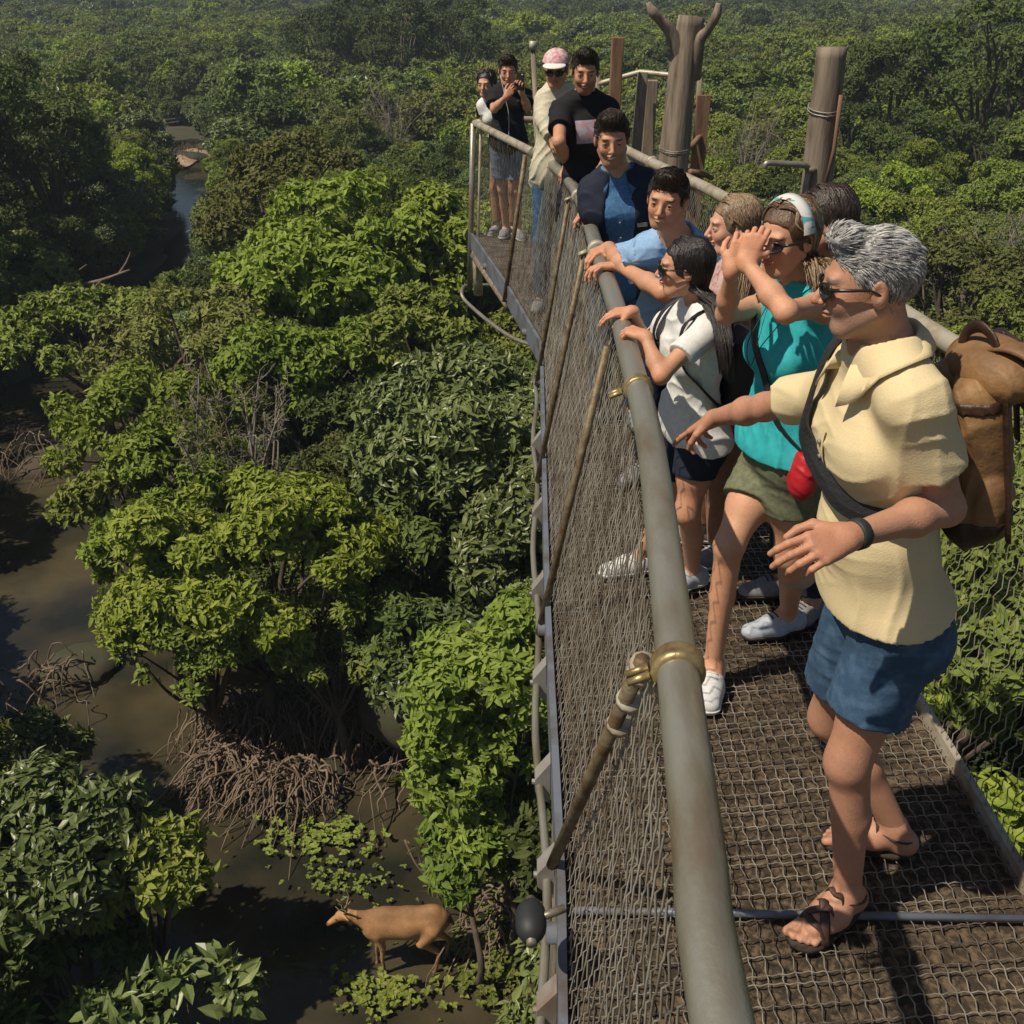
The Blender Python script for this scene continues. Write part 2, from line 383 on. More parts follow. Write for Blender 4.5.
def shoe(person, an, toe_dir, zf, s, right, mu, ms, hv=.004):
    f = unit(V3(toe_dir[0],toe_dir[1],0)); side = V3(f[1],-f[0],0)*(1 if right else -1)
    g = lambda a,b,z: V3(an[0],an[1],zf)+f*a*s+side*b*s+V3(0,0,z*s)
    L = [C(g(-.035,0,.05), g(-.03,0,.085), .041*s,.042*s,.02*s, cuts=[(g(0,0,.098), unit(V3(0,0,1)-.25*f))]), C(g(-.04,0,.038), g(.06,.006,.042), .042*s,.042*s,.03*s),
         C(g(-.01,0,.07), g(.08,0,.05), .036*s,.032*s,.03*s, cuts=[(g(0,0,.105), unit(V3(0,0,1)+.3*f))]), C(g(.06,.005,.035), g(.165,-.002,.030), .044*s,.034*s,.03*s, flat=(side,1.18))]
    up = V3(0,0,1)
    v, q = surf(L, hv, 0, [(g(0,0,.020), -up)]); MB().add(v,q).build('shoe', mu, person)
    v, q = surf(L, hv, .0045, [(g(0,0,.0255), up), (g(0,0,.001), -up)])
    o = MB().add(v,q).build('shoe_sole', ms, person)
    mb = MB()                                               # laces
    for a in (.02,.04,.06,.08):
        pts = [project(L, g(a,b,.3), -up, off=.001) for b in (-.022,-.011,0,.011,.022)]
        pts = [p if (p[2] > zf) else g(a,0,.07) for p in pts]
        mb.tubes([pts], .0028, 5)
    mb.build('laces', ms, person)

FIG = []
def figure(label, J, s=1.0, sex='m', face=(0,-1,0), roll=0, skin=(.50,.29,.19), hair=None, outfit=None, hb=.007, hh=.003, hands=None,
           belly=0, lower=True, beard=None, ears=True, brow=(.03,.02,.015), hs=1.0, fv=(0,0,0), group='visitors standing along the walkway', smile=0, eyes=True):
    """J: joints in world space. outfit: function(person, ctx)"""
    root = None
    hd = J['head']; nk = J['neck']; pv = J['pelvis']; sR, sL = J['shR'], J['shL']
    fwd = unit(face); up0 = V3(0,0,1); 
    rt = unit(np.cross(fwd, up0)); uph = unit(np.cross(rt, fwd)); Rh = np.array([rt, fwd, uph])
    if roll: rt2 = rt*math.cos(roll)+uph*math.sin(roll); uph = unit(np.cross(rt2, fwd)); Rh = np.array([rt2, fwd, uph])
    u = unit(nk-pv); r = unit(sR-sL); r = unit(r-u*(r@u)); f = np.cross(u, r); Rt = np.array([r, f, u])
    L_t = np.linalg.norm(nk-pv); ts = L_t/.52
    hr = unit(J['hipR']-J['hipL']); hf = unit(np.cross(V3(0,0,1), hr)); Rp = np.array([hr, hf, V3(0,0,1)])
    g = .9 if sex == 'f' else 1.0
    T = lambda a,b,c: pv+r*a*s+f*b*s+u*c*L_t/.52
    sw = np.linalg.norm(sR-sL)/2/.185
    sh = s*hs; hp, P = head_prims(hd, Rh, sh, sex, ears, fv)
    neck = [C(nk+u*(-.01)+f*.0, P(0,-.022,-.045), .060*s*g, .050*s*g, .02*s, tagn='neck')]
    tor = [E(pv+V3(0,0,.02*s), V3(.150 if sex=='m' else .150,.108,.115)*s, Rp, .04, tagn='pel'),
           E(T(0,.008+belly*.5,.17), V3(.140*(1 if sex=='m' else .84)+belly*.6,(.098 if sex=='m' else .082)+belly,.135)*s, Rt, .05),
           E(T(0,.0,.34), V3(.158*g,.112*g,.165)*s, Rt, .05),
           E(T(0,-.015,.42), V3(.150*g*sw,.085,.09)*s, Rt, .05),
           C(nk+u*.01, sR-u*.015*s, .055*s*g, .050*s*g, .04), C(nk+u*.01, sL-u*.015*s, .055*s*g, .050*s*g, .04)]
    if sex == 'f':
        for sg in (-1,1): tor.append(E(T(sg*.068,.082,.325), V3(.052,.040,.054)*s, Rt, .035, tagn='bust'))
    else:
        for sg in (-1,1): tor.append(E(T(sg*.072,.070,.365), V3(.075,.045,.055)*s, Rt, .04))
    for hh_ in ('hipR','hipL'): tor.append(E(J[hh_]-hf*.040*s+V3(0,0,-.02*s), V3(.080,.078,.09)*s, Rp, .04, tagn='pel'))
    ag = (.73 if sex == 'f' else .87)*s
    arms = {}; legs = {}
    for S_ in 'RL':
        a, e, w = J['sh'+S_], J['el'+S_], J['wr'+S_]
        arms[S_] = [C(a-u*.01*s, a+(e-a)*.3, .056*ag, .050*ag, .03, tagn='up'), C(a+(e-a)*.2, e, .050*ag, .041*ag, .02, tagn='up'),
                    C(e, e+(w-e)*.35, .041*ag, .043*ag, .02, tagn='fo'), C(e+(w-e)*.35, w, .042*ag, .0265*ag, .02, tagn='fo')]
        h_, k_, an = J['hip'+S_], J['kn'+S_], J['an'+S_]; td = J.get('toe'+S_, hf)
        bk = -unit(V3(td[0],td[1],0)); lg = (.96 if sex == 'f' else 1.0)*s
        legs[S_] = [C(h_, h_+(k_-h_)*.5, .086*lg, .073*lg, .05, tagn='th'), C(h_+(k_-h_)*.5, k_, .073*lg, .051*lg, .03, tagn='th'),
                    E(k_-bk*.008, V3(.036,.036,.050)*lg, None, .05, tagn='sh'),
                    C(k_, an, .046*lg, .031*lg, .02, tagn='sh'), C(k_+(an-k_)*.12+bk*.012, k_+(an-k_)*.42+bk*.020, .039*lg, .042*lg, .03, tagn='sh'), C(k_+(an-k_)*.42+bk*.018, an+bk*.010, .041*lg,.026*lg,.02,tagn='sh')]
    root = None
    V = []; Q = []; n0 = 0; Ci = []
    def put(v, q, col):
        nonlocal n0
        V.append(v); Q.append(q+n0); n0 += len(v); Ci.append(col)
    base = np.array(skin)*V3(1.05,1.04,1.02)
    def tone(v, amt=.07, seed=1): return base[None]*(1+amt*noise3(v, 30, seed)+.05*noise3(v, 130, seed+2)+.03*np.random.default_rng(1).normal(size=len(v)))[:,None]*(1+.05*noise3(v,18,seed+5)[:,None]*np.array([[1,-.4,-.6]]))
    allp = tor+neck+arms['R']+arms['L']+(legs['R']+legs['L'] if lower else [])
    feet = {}
    if lower:
        for S_ in 'RL':
            fp, gg = foot_prims(J['an'+S_], J.get('toe'+S_, hf), J['an'+S_][2]-.085*s, s, S_=='R', J.get('bare', False)); feet[S_] = (fp, gg); 
            if not J.get('bare', False): allp += fp
    v, q = surf(allp, hb, 0); put(v, q, tone(v))
    if lower and J.get('bare', False):
        for S_ in 'RL':
            fp = feet[S_][0]+[C(J['an'+S_], J['an'+S_]+unit(J['kn'+S_]-J['an'+S_])*.05, .033*s, .033*s, .02)]
            v, q = surf(fp, .0035, 0, [(feet[S_][1](0,0,.002), V3(0,0,-1))])
            c = tone(v); put(v, q, c)
    # head
    v, q = surf(hp+[C(nk+(P(0,-.022,-.045)-nk)*.25, P(0,-.022,-.045), .059*s*g, .050*s*g, .02*s)], hh, 0)
    l = ((v-hd)@Rh.T)/sh; c = tone(v)
    def blob(x,y,z,rx,ry,rz): return np.exp(-(((np.abs(l[:,0])-x)/rx)**2+((l[:,1]-y)/ry)**2+((l[:,2]-z)/rz)**2))
    def mixc(c, col, m): m = np.clip(m,0,1)[:,None]; return c*(1-m)+np.array(col)*m
    c = mixc(c, base*np.array([1.1,.78,.74]), .35*blob(.040,.07,-.028,.022,.05,.02)+.35*blob(0,.11,-.028,.014,.02,.012))
    c = mixc(c, base*np.array([.92,.50,.48]) if sex == 'f' else base*np.array([.85,.55,.52]), 1.2*blob(0,.088,-.057,.021,.02,.0085))
    c = mixc(c, brow, .95*np.clip(1.6*blob(.032,.085,.0225,.018,.03,.0042),0,1))
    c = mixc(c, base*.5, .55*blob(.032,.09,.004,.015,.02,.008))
    if beard:
        bc, bs = beard; lo_ = (l[:,1] > -.005) & (l[:,2] < -.03) & (l[:,2] > -.125)
        m = lo_*bs*np.clip((-.035-l[:,2]+.25*np.abs(np.abs(l[:,0])-.0)*(np.abs(l[:,0])>.035))/.02, 0, 1)*(1-blob(0,.088,-.057,.018,.03,.008))
        m *= (.75+.25*noise3(v, 500, 3)); c = mixc(c, bc, m)
    if smile: c = mixc(c, (.60,.55,.48), 1.6*smile*((np.abs(l[:,0])<.019)&(np.abs(l[:,2]+.0572-3*l[:,0]**2)<.0032)&(l[:,1]>.06)))
    put(v, q, c)
    # hands
    for S_ in 'RL':
        hs = (hands or {}).get(S_)
        e, w = J['el'+S_], J['wr'+S_]; d = unit(w-e)
        if hs is None: hs = dict(n=unit(pv-w+V3(0,0,.3)))
        d = unit(hs.get('d', d)); 
        pr = hand_prims(w, d, np.asarray(hs.get('n'), float), S_=='R', hs.get('curl',(.35,.4,.45,.5)), hs.get('thumb',.3), s*(.86 if sex=='f' else .94)*hs.get('k',1))
        pr.append(C(w, w-unit(w-e)*.05, .0262*ag, .0300*ag, .02))
        v, q = surf(pr, min(hh, .0035) if hh < .004 else .004); put(v, q, tone(v, .07)*np.array([1.02,.96,.94]))
    zf = min(J['anR'][2], J['anL'][2])-.085*s
    root = MB()
    root.add(np.concatenate(V), np.concatenate(Q))
    if eyes:
        for sg in (-1,1):
            ec = P(sg*.032,.0748,.0010)
            for (rr, cc, m_) in ((.0122, ec, 1), (.0080, ec+(V3(0,.0054,-.0003)*sh)@Rh, 2)):
                a1 = np.linspace(0, np.pi, 9)[:,None]; a2 = np.linspace(0, 2*np.pi, 12, endpoint=False)[None]
                S = np.stack([np.sin(a1)*np.cos(a2), np.sin(a1)*np.sin(a2), np.cos(a1)+0*a2], -1).reshape(-1,3)
                k = 12; i = np.arange(8)[:,None]*k; j = np.arange(k)[None]
                root.add(cc+S*rr*sh, np.stack([i+j, i+k+j, i+k+(j+1)%k, i+(j+1)%k], -1).reshape(-1,4), m=m_)
    o = root.build('person', [SKIN, EYEW, IRIS]); tag(o, label, 'person', group)
    cc = np.full((len(o.data.vertices),3), .5, np.float32); ca = np.concatenate(Ci); cc[:len(ca)] = ca; set_col(o.data, np.clip(cc,0,1))
    o.name = 'person'
    ctx = dict(sh=sh, J=J, P=P, Rh=Rh, hd=hd, s=s, sex=sex, T=T, Rt=Rt, r=r, f=f, u=u, tor=tor, neck=neck, arms=arms, legs=legs, hb=hb, hh=hh, Lt=L_t, nk=nk, pv=pv, hf=hf, hr=hr, Rp=Rp, o=o, feet=feet, g=g)
    if hair: hair(o, ctx)
    if outfit: outfit(o, ctx)
    FIG.append(o); return o, ctx

# ---- hair
def hair_short(m, thick=.014, lift=.012, n=1500, slen=.030, comb=(0,-1,.1), width=.0011, zl=None, quiff=0, spread=.5, m2=None):
    zl = zl or ([-.12,-.06,-.035,-.022,.012,.024,.034,.055,.1],[-.085,-.075,-.055,.020,.026,-.005,.015,.054,.066])
    def f(o, c):
        s, hd, Rh, P = c['sh'], c['hd'], c['Rh'], c['P']
        L = [E(P(0,-.015,.031), V3(.0745+thick*.35,.093+thick*.35,.085+thick*.55)*s, Rh, 0)]
        if quiff: L.append(E(P(.0,.055,.105), V3(.05,.035,.02+quiff)*s, Rh, .03*s))
        def wr(X):
            l = ((X-hd)@Rh.T)/s; z0 = np.interp(l[:,1], *zl)+.004*noise3(X, 160, 5)
            return .0022*noise3(X, 130, 2)+np.maximum(0,(z0-l[:,2]))*3.0
        v, q = surf(L, .004 if c['hh'] > .003 else .003, 0, (), wr)
        mb = MB().add(v, q); me = mesh_np('tmp', v, q); nr = vnormals(me); bpy.data.meshes.remove(me)
        r = np.random.default_rng(11); idx = r.integers(0, len(v), n); p = v[idx]; nn = nr[idx]
        l = ((p-hd)@Rh.T)/s
        cd = np.array(comb)@Rh; d = cd[None]-nn*(nn@cd)[:,None]+np.outer(-(l[:,2]-.09)*0, V3(0,0,1))
        down = -Rh[2]; side = np.clip((.07-l[:,2])/.06, 0, 1)[:,None]; dd = down[None]-nn*(nn@down)[:,None]
        d = d*(1-side)+dd*side*.9; d += r.normal(size=d.shape)*spread*.22+.35*(noise3(p,40,3)[:,None])*np.cross(nn,cd[None])
        d /= np.linalg.norm(d,axis=1,keepdims=True)+1e-9
        d = d+Rh[2]*np.clip((l[:,1:2]-.035)/.04,0,1)*.9; d = d-nn*(d*nn).sum(1)[:,None]; d /= np.linalg.norm(d,axis=1,keepdims=True)+1e-9
        ln = slen*s*r.uniform(.5,1.2,n)[:,None]; P4 = np.stack([p-nn*.002, p+d*ln*.4+nn*lift*.35*s, p+d*ln*.75+nn*lift*.3*s, p+d*ln-nn*lift*.1*s], 1)
        mb.tubes(P4, width*np.array([1,1.1,.9,.3])[None]*np.ones((n,1)), 3, cap=False, m=0)
        if m2: 
            sel = slice(0, n//3); mb.tubes(P4[sel]+.001, width*np.array([1,1.1,.9,.3])[None]*np.ones((n//3,1)), 3, cap=False, m=1)
        mb.build('hair', [m]+([m2] if m2 else []), o)
    return f
def hair_long(m, ends, m2=None, nl=70, r0=.009, zl=None, part=0, wave=.006, seed=3, pony=False):
    """ends: list of world waypoints the hair hangs through"""
    zl = zl or ([-.12,-.02,.02,.042,.056,.1],[-.13,-.12,-.09,.0,.055,.078])
    def f(o, c):
        s, hd, Rh, P = c['sh'], c['hd'], c['Rh'], c['P']
        L = [E(P(0,-.017,.031), V3(.081,.099,.090)*s, Rh, 0), E(P(0,-.045,-.030), V3(.070,.058,.075)*s, Rh, .03*s)]
        def wr(X):
            l = ((X-hd)@Rh.T)/s; z0 = np.interp(l[:,1], *zl)+.003*noise3(X, 120, 5)
            return .002*noise3(X, 110, 2)+np.maximum(0,(z0-l[:,2]))*2.5
        v, q = surf(L, .004, 0, (), wr); mb = MB().add(v, q)
        r = np.random.default_rng(seed); E_ = [e for e in ends]; c0 = V3(0,-.017,.031); rd = V3(.083,.102,.093)
        for i in range(nl):
            ph = r.uniform(-1,1)*2.15; pts = []; px_ = r.normal()*.004
            for el in (82,62,40,16,-12):
                e_ = math.radians(el); back = max(0,(16-el))/28
                ph2 = ph*(1-.25*back*(abs(ph) > 1.2)); k_ = r.uniform(1.0,1.035)
                pts.append(P(*(c0+rd*k_*V3(math.cos(e_)*math.sin(ph2)+px_, -math.cos(e_)*math.cos(ph2)+.30*(el > 70), math.sin(e_)))))
            pts.append(P(math.sin(ph*.7)*.066, -math.cos(ph*.7)*.075-.025, -.075))
            sprd = c['r']*math.sin(ph*.7)*1.1+c['f']*r.uniform(-.35,.35)
            for j, e in enumerate(E_): pts.append(np.asarray(e)+sprd*(.058-.010*j)*s+r.normal(size=3)*wave)
            L2 = smooth_path(pts, 4); L2 += r.normal(size=L2.shape)*wave*.12
            rr = r0*s*r.uniform(.5,1.0)*np.concatenate([np.linspace(.5,1,6), np.linspace(1,.85,len(L2)-11), np.linspace(.85,.10,5)])
            mb.tubes([L2], [rr], 5, m=int(m2 is not None and r.random() < .35), flat=.6)
        for i in range(nl//2):
            sg = r.choice([-1,1]); y0 = r.uniform(-.03,.052); pts = []
            for t in np.linspace(0,1,5):
                th = math.radians(4+96*t); y = y0-.058*t; w_ = math.sqrt(max(.05,1-((y+.017)/.102)**2)); k_ = r.uniform(1.0,1.03); pts.append(P(sg*math.sin(th)*.083*w_*k_, y, .031+math.cos(th)*.094*w_*k_))
            pts.append(P(sg*.066, -.045, -.06))
            for j, e in enumerate(E_[:2]): pts.append(np.asarray(e)+c['r']*sg*(.052-.01*j)*s+r.normal(size=3)*wave)
            L2 = smooth_path(pts, 4); rr = r0*s*r.uniform(.5,1.0)*np.concatenate([np.linspace(.5,1,6), np.linspace(1,.85,len(L2)-11), np.linspace(.85,.10,5)])
            mb.tubes([L2], [rr], 5, m=int(m2 is not None and r.random() < .35), flat=.6)
        mb.build('hair', [m]+([m2] if m2 else []), o)
    return f
# ---- clothes
def lift(L, p, inf, off, ctr):
    for _ in range(12):
        d = float(sd(L, np.asarray(p)[None], inf)[0])
        if d >= off: break
        p = p+unit(p-ctr)*(off-d+.001)
    return p
def wrinkle(amp=.004, fr=28, seed=0):
    r = np.random.default_rng(seed+50); W_ = [unit(r.normal(size=3)*V3(.8,.8,1.1))*fr*k for k in (1.5,2.3,3.2)]
    def w(X):
        out = -amp*.5*noise3(X, fr*.5, seed); wp = 1.6*noise3(X, fr*.6, seed+3)
        for i, w_ in enumerate(W_):
            m = np.clip(noise3(X, fr*.42, seed+11+i)*1.6+.15, 0, 1); out = out-amp*(1.5,1.1,.6)[i]*m*(1-np.abs(np.sin(X@w_+wp+i)))**2
        return out
    return w
def shirt(o, c, m, sleeve=.55, hem=-.08, inf=.013, loose=.012, neckr=.070, vneck=0, name='shirt', open_back=None, wamp=.0035, sleeveless=False, seed=0, extra=(), fade=None, hb=None, nd=.0):
    J, s, u, f, T, nk = c['J'], c['s'], c['u'], c['f'], c['T'], c['nk']
    L = [p for p in c['tor']]
    bf = .90 if c['sex']=='f' else 1.0; belly = [E(T(0,.006,.05), V3(.150*bf+loose*.7,.100*bf**2+loose*.5,.16)*s, c['Rt'], .05)]
    L = L+belly; L = [dict(p) for p in L]
    for p in L:
        if p['tag'] == 'pel': p['r'] = p['r']+.014
    for S_ in 'RL':
        a, e, w = J['sh'+S_], J['el'+S_], J['wr'+S_]
        if sleeveless: continue
        ag = (.80 if c['sex']=='f' else .95)*s
        ea = unit(e-a)
        if sleeve <= 1:
            en = a+(e-a)*sleeve
            L.append(C(a-u*.022*s, a+(e-a)*(sleeve+.1), .048*ag+(.006 if c['sex']=='f' else .002), .050*ag+.001+loose*.45, .035, cuts=[(en, ea)]))
        else:
            k = sleeve-1; en = e+(w-e)*k; ew = unit(w-e)
            L += [C(a-u*.020*s, e, .048*ag, .043*ag, .06), C(e, e+(w-e)*min(1,k+.1), .043*ag, (.043-.016*k)*ag+loose*.3, .02, cuts=[(en, ew)])]
    up = V3(0,0,1)
    L.append(C(nk-u*.10*0+f*.0+u*.0, nk+u*.16, neckr*s*.80, neckr*s*1.35, .008, sub=True))
    if vneck: L.append(C(nk+f*.17*s-u*(vneck+.02)*s, nk+u*.06*s+f*.11*s, .012*s, .062*s, .008, sub=True))
    if sleeveless:
        for S_ in 'RL':
            a = J['sh'+S_]; sd_ = c['r']*(1 if S_=='R' else -1); L.append(E(a+sd_*.055*s-u*.06*s, V3(.055,.2,.095)*s, c['Rt'], .01, sub=True))
    for x in extra: L.append(x)
    # extend the neck opening below base slightly by shrink: cut planes
    hp = c['pv']+u*hem*s
    v, q = surf(L, hb or c['hb'], inf, [(hp, -u)], wrinkle(wamp, 26, seed))
    ob = MB().add(v, q).build(name, m, o); c['shirt'] = L; c['sinf'] = inf; return ob
def pants(o, c, m, length=.5, waist=.07, inf=.012, loose=.018, name='shorts', flare=0, seed=3, wamp=.002):
    J, s = c['J'], c['s']; up = V3(0,0,1)
    L = [dict(p) for p in c['tor'] if p['tag'] == 'pel']; L.append(E(c['pv']+up*.08*s, V3(.142,.105,.1)*s, c['Rp'], .04))
    for S_ in 'RL':
        h_, k_, an = J['hip'+S_], J['kn'+S_], J['an'+S_]
        if length <= 1:
            en = h_+(k_-h_)*length; d = unit(k_-h_)
            L.append(C(h_, h_+(k_-h_)*(length+.12), .088*s, (.086-.024*length)*s+loose+flare, .04, cuts=[(en, d)]))
        else:
            kk = length-1; en = k_+(an-k_)*kk
            L += [C(h_, k_, .088*s, .060*s+loose*.5, .04), C(k_, k_+(an-k_)*kk, .058*s+loose*.5, .045*s+loose, .03, cuts=[(en, unit(an-k_))])]
    inf = .006; v, q = surf(L, c['hb'], inf, [(c['pv']+up*min(waist,.04)*s, up)], wrinkle(wamp, 30, seed))
    return MB().add(v, q).build(name, m, o)
def strap(o, c, pts, m, w=.02, t=.003, name='strap', n=6, top=False, soff=.008):
    """pts in torso frame (a,b,c) projected on the shirt"""
    L = c.get('shirt', c['tor']); Pp = []
    for (a,b,cc) in pts:
        p = c['T'](a,b,cc); q = c['T'](a*.25,0,min(cc,.40)); Pp.append(project(L, p, q-p, c.get('sinf',0), soff))
    Pp = smooth_path(Pp, n); ctr = [c['T'](0,0,.3)]
    Tn = np.gradient(Pp, axis=0); Tn /= np.linalg.norm(Tn,axis=1,keepdims=True); N_ = Pp-c['T'](0,0,.25); N_ -= Tn*(N_*Tn).sum(1)[:,None]; N_ /= np.linalg.norm(N_,axis=1,keepdims=True)
    B = np.cross(Tn, N_); k = len(Pp); vs = np.stack([Pp-B*w-N_*t*.5, Pp-B*w+N_*t, Pp+N_*t*1.6, Pp+B*w+N_*t, Pp+B*w-N_*t*.5], 1).reshape(-1,3)
    i = np.arange(k-1)[:,None]*5; j = np.arange(5)[None]
    q = np.stack([i+j, i+5+j, i+5+(j+1)%5, i+(j+1)%5], -1).reshape(-1,4)
    return MB().add(vs, q).build(name, m, o, smooth=False, fix=True)
def glasses(o, c, w=.026, h=.019, rd=1, mf=None, push=0):
    P, s = c['P'], c['sh']; mb = MB()
    for sg in (-1,1):
        a = np.linspace(0,2*np.pi,20,endpoint=False)
        x = sg*(.033)+w*np.cos(a); z = .000+h*np.sin(a)*(1 if rd else 1)+(0 if rd else .003*np.cos(a)*sg)
        y = .1015-4.6*x*x
        ring = np.array([P(x[i], y[i], z[i]) for i in range(20)]); cen = P(sg*.033,.1035-4.6*.033**2,0); 
        back = ring-c['Rh'][1]*.003*s
        t = [[20, i, (i+1)%20] for i in range(20)]+[[21, 22+(i+1)%20, 22+i] for i in range(20)]
        vs = np.vstack([ring, cen, cen-c['Rh'][1]*.004*s, back]); q = [[i,(i+1)%20,22+(i+1)%20,22+i] for i in range(20)]
        mb.add(vs, q, t, m=1)
        mb.tubes([np.vstack([ring, ring[:2]])], .0028*s, 5, m=0)
        mb.tubes([[P(sg*(.033+w*.95),.1015-4.6*(.033+w*.95)**2,.007), P(sg*.074,.07,.010), P(sg*.082,.01,.008), P(sg*.080,-.018,-.008)]], [[.0048*s,.0042*s,.003*s,.002*s]], 6, m=0)
    mb.tubes([[P(-.008,.1012,.003),P(0,.103,.005),P(.008,.1012,.003)]], .0022*s, 5)
    return mb.build('sunglasses', [mf or FRAME, LENS], o)
# ---------------------------------------------------------------- ground, water, haze
RIV = np.array([(14,-45,4.5),(7,-18,3.5),(1.5,-4,3.0),(-2.0,5.5,3.0),(-2.9,8.2,3.0),(-3.3,10.4,2.6),(-5.3,12.6,2.1),(-8.6,15.6,2.4),(-11.3,21.5,2.5),(-13.4,28,2.4),(-14.0,38,1.4),(-15.0,48,1.1),(-18.3,60,1.2),(-23.2,74,1.8),(-29,88,1.2),(-45,105,.8),(-80,150,.8)], float)
RS = smooth_path(RIV, 8)
def riv_d(x, y):
    x = np.asarray(x, float); y = np.asarray(y, float); best = np.full(np.broadcast(x,y).shape, 1e9)
    for i in range(len(RS)-1):
        a, b = RS[i], RS[i+1]; ab = b[:2]-a[:2]; t = np.clip(((x-a[0])*ab[0]+(y-a[1])*ab[1])/(ab@ab), 0, 1)
        d = np.hypot(x-a[0]-t*ab[0], y-a[1]-t*ab[1])-(a[2]+(b[2]-a[2])*t); best = np.minimum(best, d)
    return best
def ground_h(x, y):
    d = riv_d(x, y)+.35*np.sin(x*1.7+y*.6)*np.cos(y*1.3-x*.5)+.18*np.sin(x*4.1)*np.sin(y*3.7)
    h = np.interp(d, [-3,-1.2,-.2,.3,1.2,5,60], [-.55,-.35,-.10,.10,.35,.7,1.2])
    sh = np.exp(-(((x+.75)/1.15)**2+((y-8.4)/1.3)**2)); h = np.where(d < .5, np.maximum(h, -.6+.55*sh), h)   # mud shallows by the deer
    return h+.05*np.sin(x*2.3+1)*np.sin(y*2.9)+.03*np.sin(x*7.1+y*5.3)+np.clip((np.hypot(x,y)-60)/900,0,1)*3*np.sin(x*.013)*np.cos(y*.011)
def gax(near, n, far, k):
    a = np.linspace(0, near, n); b = near*(far/near)**(np.arange(1,k+1)/k); a = np.concatenate([a, b]); return np.concatenate([-a[:0:-1], a])
gx = gax(26, 120, 3600, 40); gy = gax(30, 130, 3600, 44)+12
GX, GY = np.meshgrid(gx, gy, indexing='ij'); GV = np.stack([GX, GY, ground_h(GX, GY)], -1).reshape(-1,3)
ny = len(gy); i = np.arange(len(gx)-1)[:,None]*ny; j = np.arange(ny-1)[None]
M['ground'] = mat('forest floor mud', (.065,.048,.030), .9, noise=(.8,(.035,.045,.018),.4,.6,10), bump=(5,.8))
g_ = MB().add(GV, np.stack([i+j, i+ny+j, i+ny+j+1, i+j+1], -1)).build('ground', M['ground']); tag(g_, kind='structure')
# water: murky brown stream, shallow over mud
m = bpy.data.materials.new('murky stream water'); m.use_nodes = True; N = m.node_tree.nodes; L = m.node_tree.links; b = N['Principled BSDF']
b.inputs['Roughness'].default_value = .06; b.inputs['IOR'].default_value = 1.33; b.inputs['Specular IOR Level'].default_value = .5
tc = N.new('ShaderNodeTexCoord'); t = N.new('ShaderNodeTexNoise'); t.inputs['Scale'].default_value = .45; t.inputs['Detail'].default_value = 6; L.new(tc.outputs['Object'], t.inputs['Vector'])
cr = N.new('ShaderNodeValToRGB'); cr.color_ramp.elements[0].position = .38; cr.color_ramp.elements[0].color = (.018,.019,.014,1); cr.color_ramp.elements[1].position = .66; cr.color_ramp.elements[1].color = (.075,.060,.032,1)
L.new(t.outputs[0], cr.inputs[0]); L.new(cr.outputs[0], b.inputs['Base Color'])
t2 = N.new('ShaderNodeTexNoise'); t2.inputs['Scale'].default_value = 3.0; t2.inputs['Detail'].default_value = 5; L.new(tc.outputs['Object'], t2.inputs['Vector'])
bp = N.new('ShaderNodeBump'); bp.inputs['Strength'].default_value = .22; bp.inputs['Distance'].default_value = .05; L.new(t2.outputs[0], bp.inputs['Height']); L.new(bp.outputs[0], b.inputs['Normal'])
M['water'] = m
nr_ = V3; side = []
tg = np.gradient(RS[:,:2], axis=0); tg /= np.linalg.norm(tg,axis=1,keepdims=True); nm = np.stack([-tg[:,1], tg[:,0]], 1)
K = np.linspace(-1,1,9); WV = np.concatenate([np.stack([RS[:,0]+nm[:,0]*(RS[:,2]+1.6)*k, RS[:,1]+nm[:,1]*(RS[:,2]+1.6)*k, 0*RS[:,0]], 1)[:,None] for k in K], 1).reshape(-1,3)
i = np.arange(len(RS)-1)[:,None]*9; j = np.arange(8)[None]
w_ = MB().add(WV, np.stack([i+j, i+j+1, i+10+j, i+9+j], -1)).build('water', M['water'], fix=True); tag(w_, kind='structure')
if w_.data.polygons[0].normal.z < 0: w_.data.flip_normals()
# pale gravel bar and rapids far up the stream
mb = MB(); r = np.random.default_rng(5)
def rock(mb, c, s, seed):
    r = np.random.default_rng(seed); a1 = np.linspace(0, np.pi, 7)[:,None]; a2 = np.linspace(0, 2*np.pi, 9, endpoint=False)[None]
    S = np.stack([np.sin(a1)*np.cos(a2), np.sin(a1)*np.sin(a2), np.cos(a1)+0*a2], -1).reshape(-1,3); S = S*(1+.18*noise3(S, 2.5, seed))[:,None]*s
    i = np.arange(6)[:,None]*9; j = np.arange(9)[None]
    mb.add(S+c, np.stack([i+j, i+9+j, i+9+(j+1)%9, i+(j+1)%9], -1))
a = np.linspace(0, 2*np.pi, 40, endpoint=False); rr = 1+.2*np.sin(3*a)+.12*np.sin(7*a+1)
M['sand'] = mat('pale sand', (.42,.30,.19), .9, noise=(1.2,(.24,.17,.10),.4,.6,8), bump=(4,.5))
ring = [np.stack([-23.4+1.9*rr*np.cos(a)*k, 75+5*rr*np.sin(a)*k, .10+.35*(1-k)+0*a], 1) for k in (1.0,.7,.35)]
vs = np.vstack(ring+[[(-23.4,75,.5)]]); q = [[l*40+i, (l)*40+(i+1)%40, (l+1)*40+(i+1)%40, (l+1)*40+i] for l in range(2) for i in range(40)]; tt = [[80+i, 80+(i+1)%40, 120] for i in range(40)]
tag(MB().add(vs, q, tt).build('sand_bank', M['sand']), kind='structure')

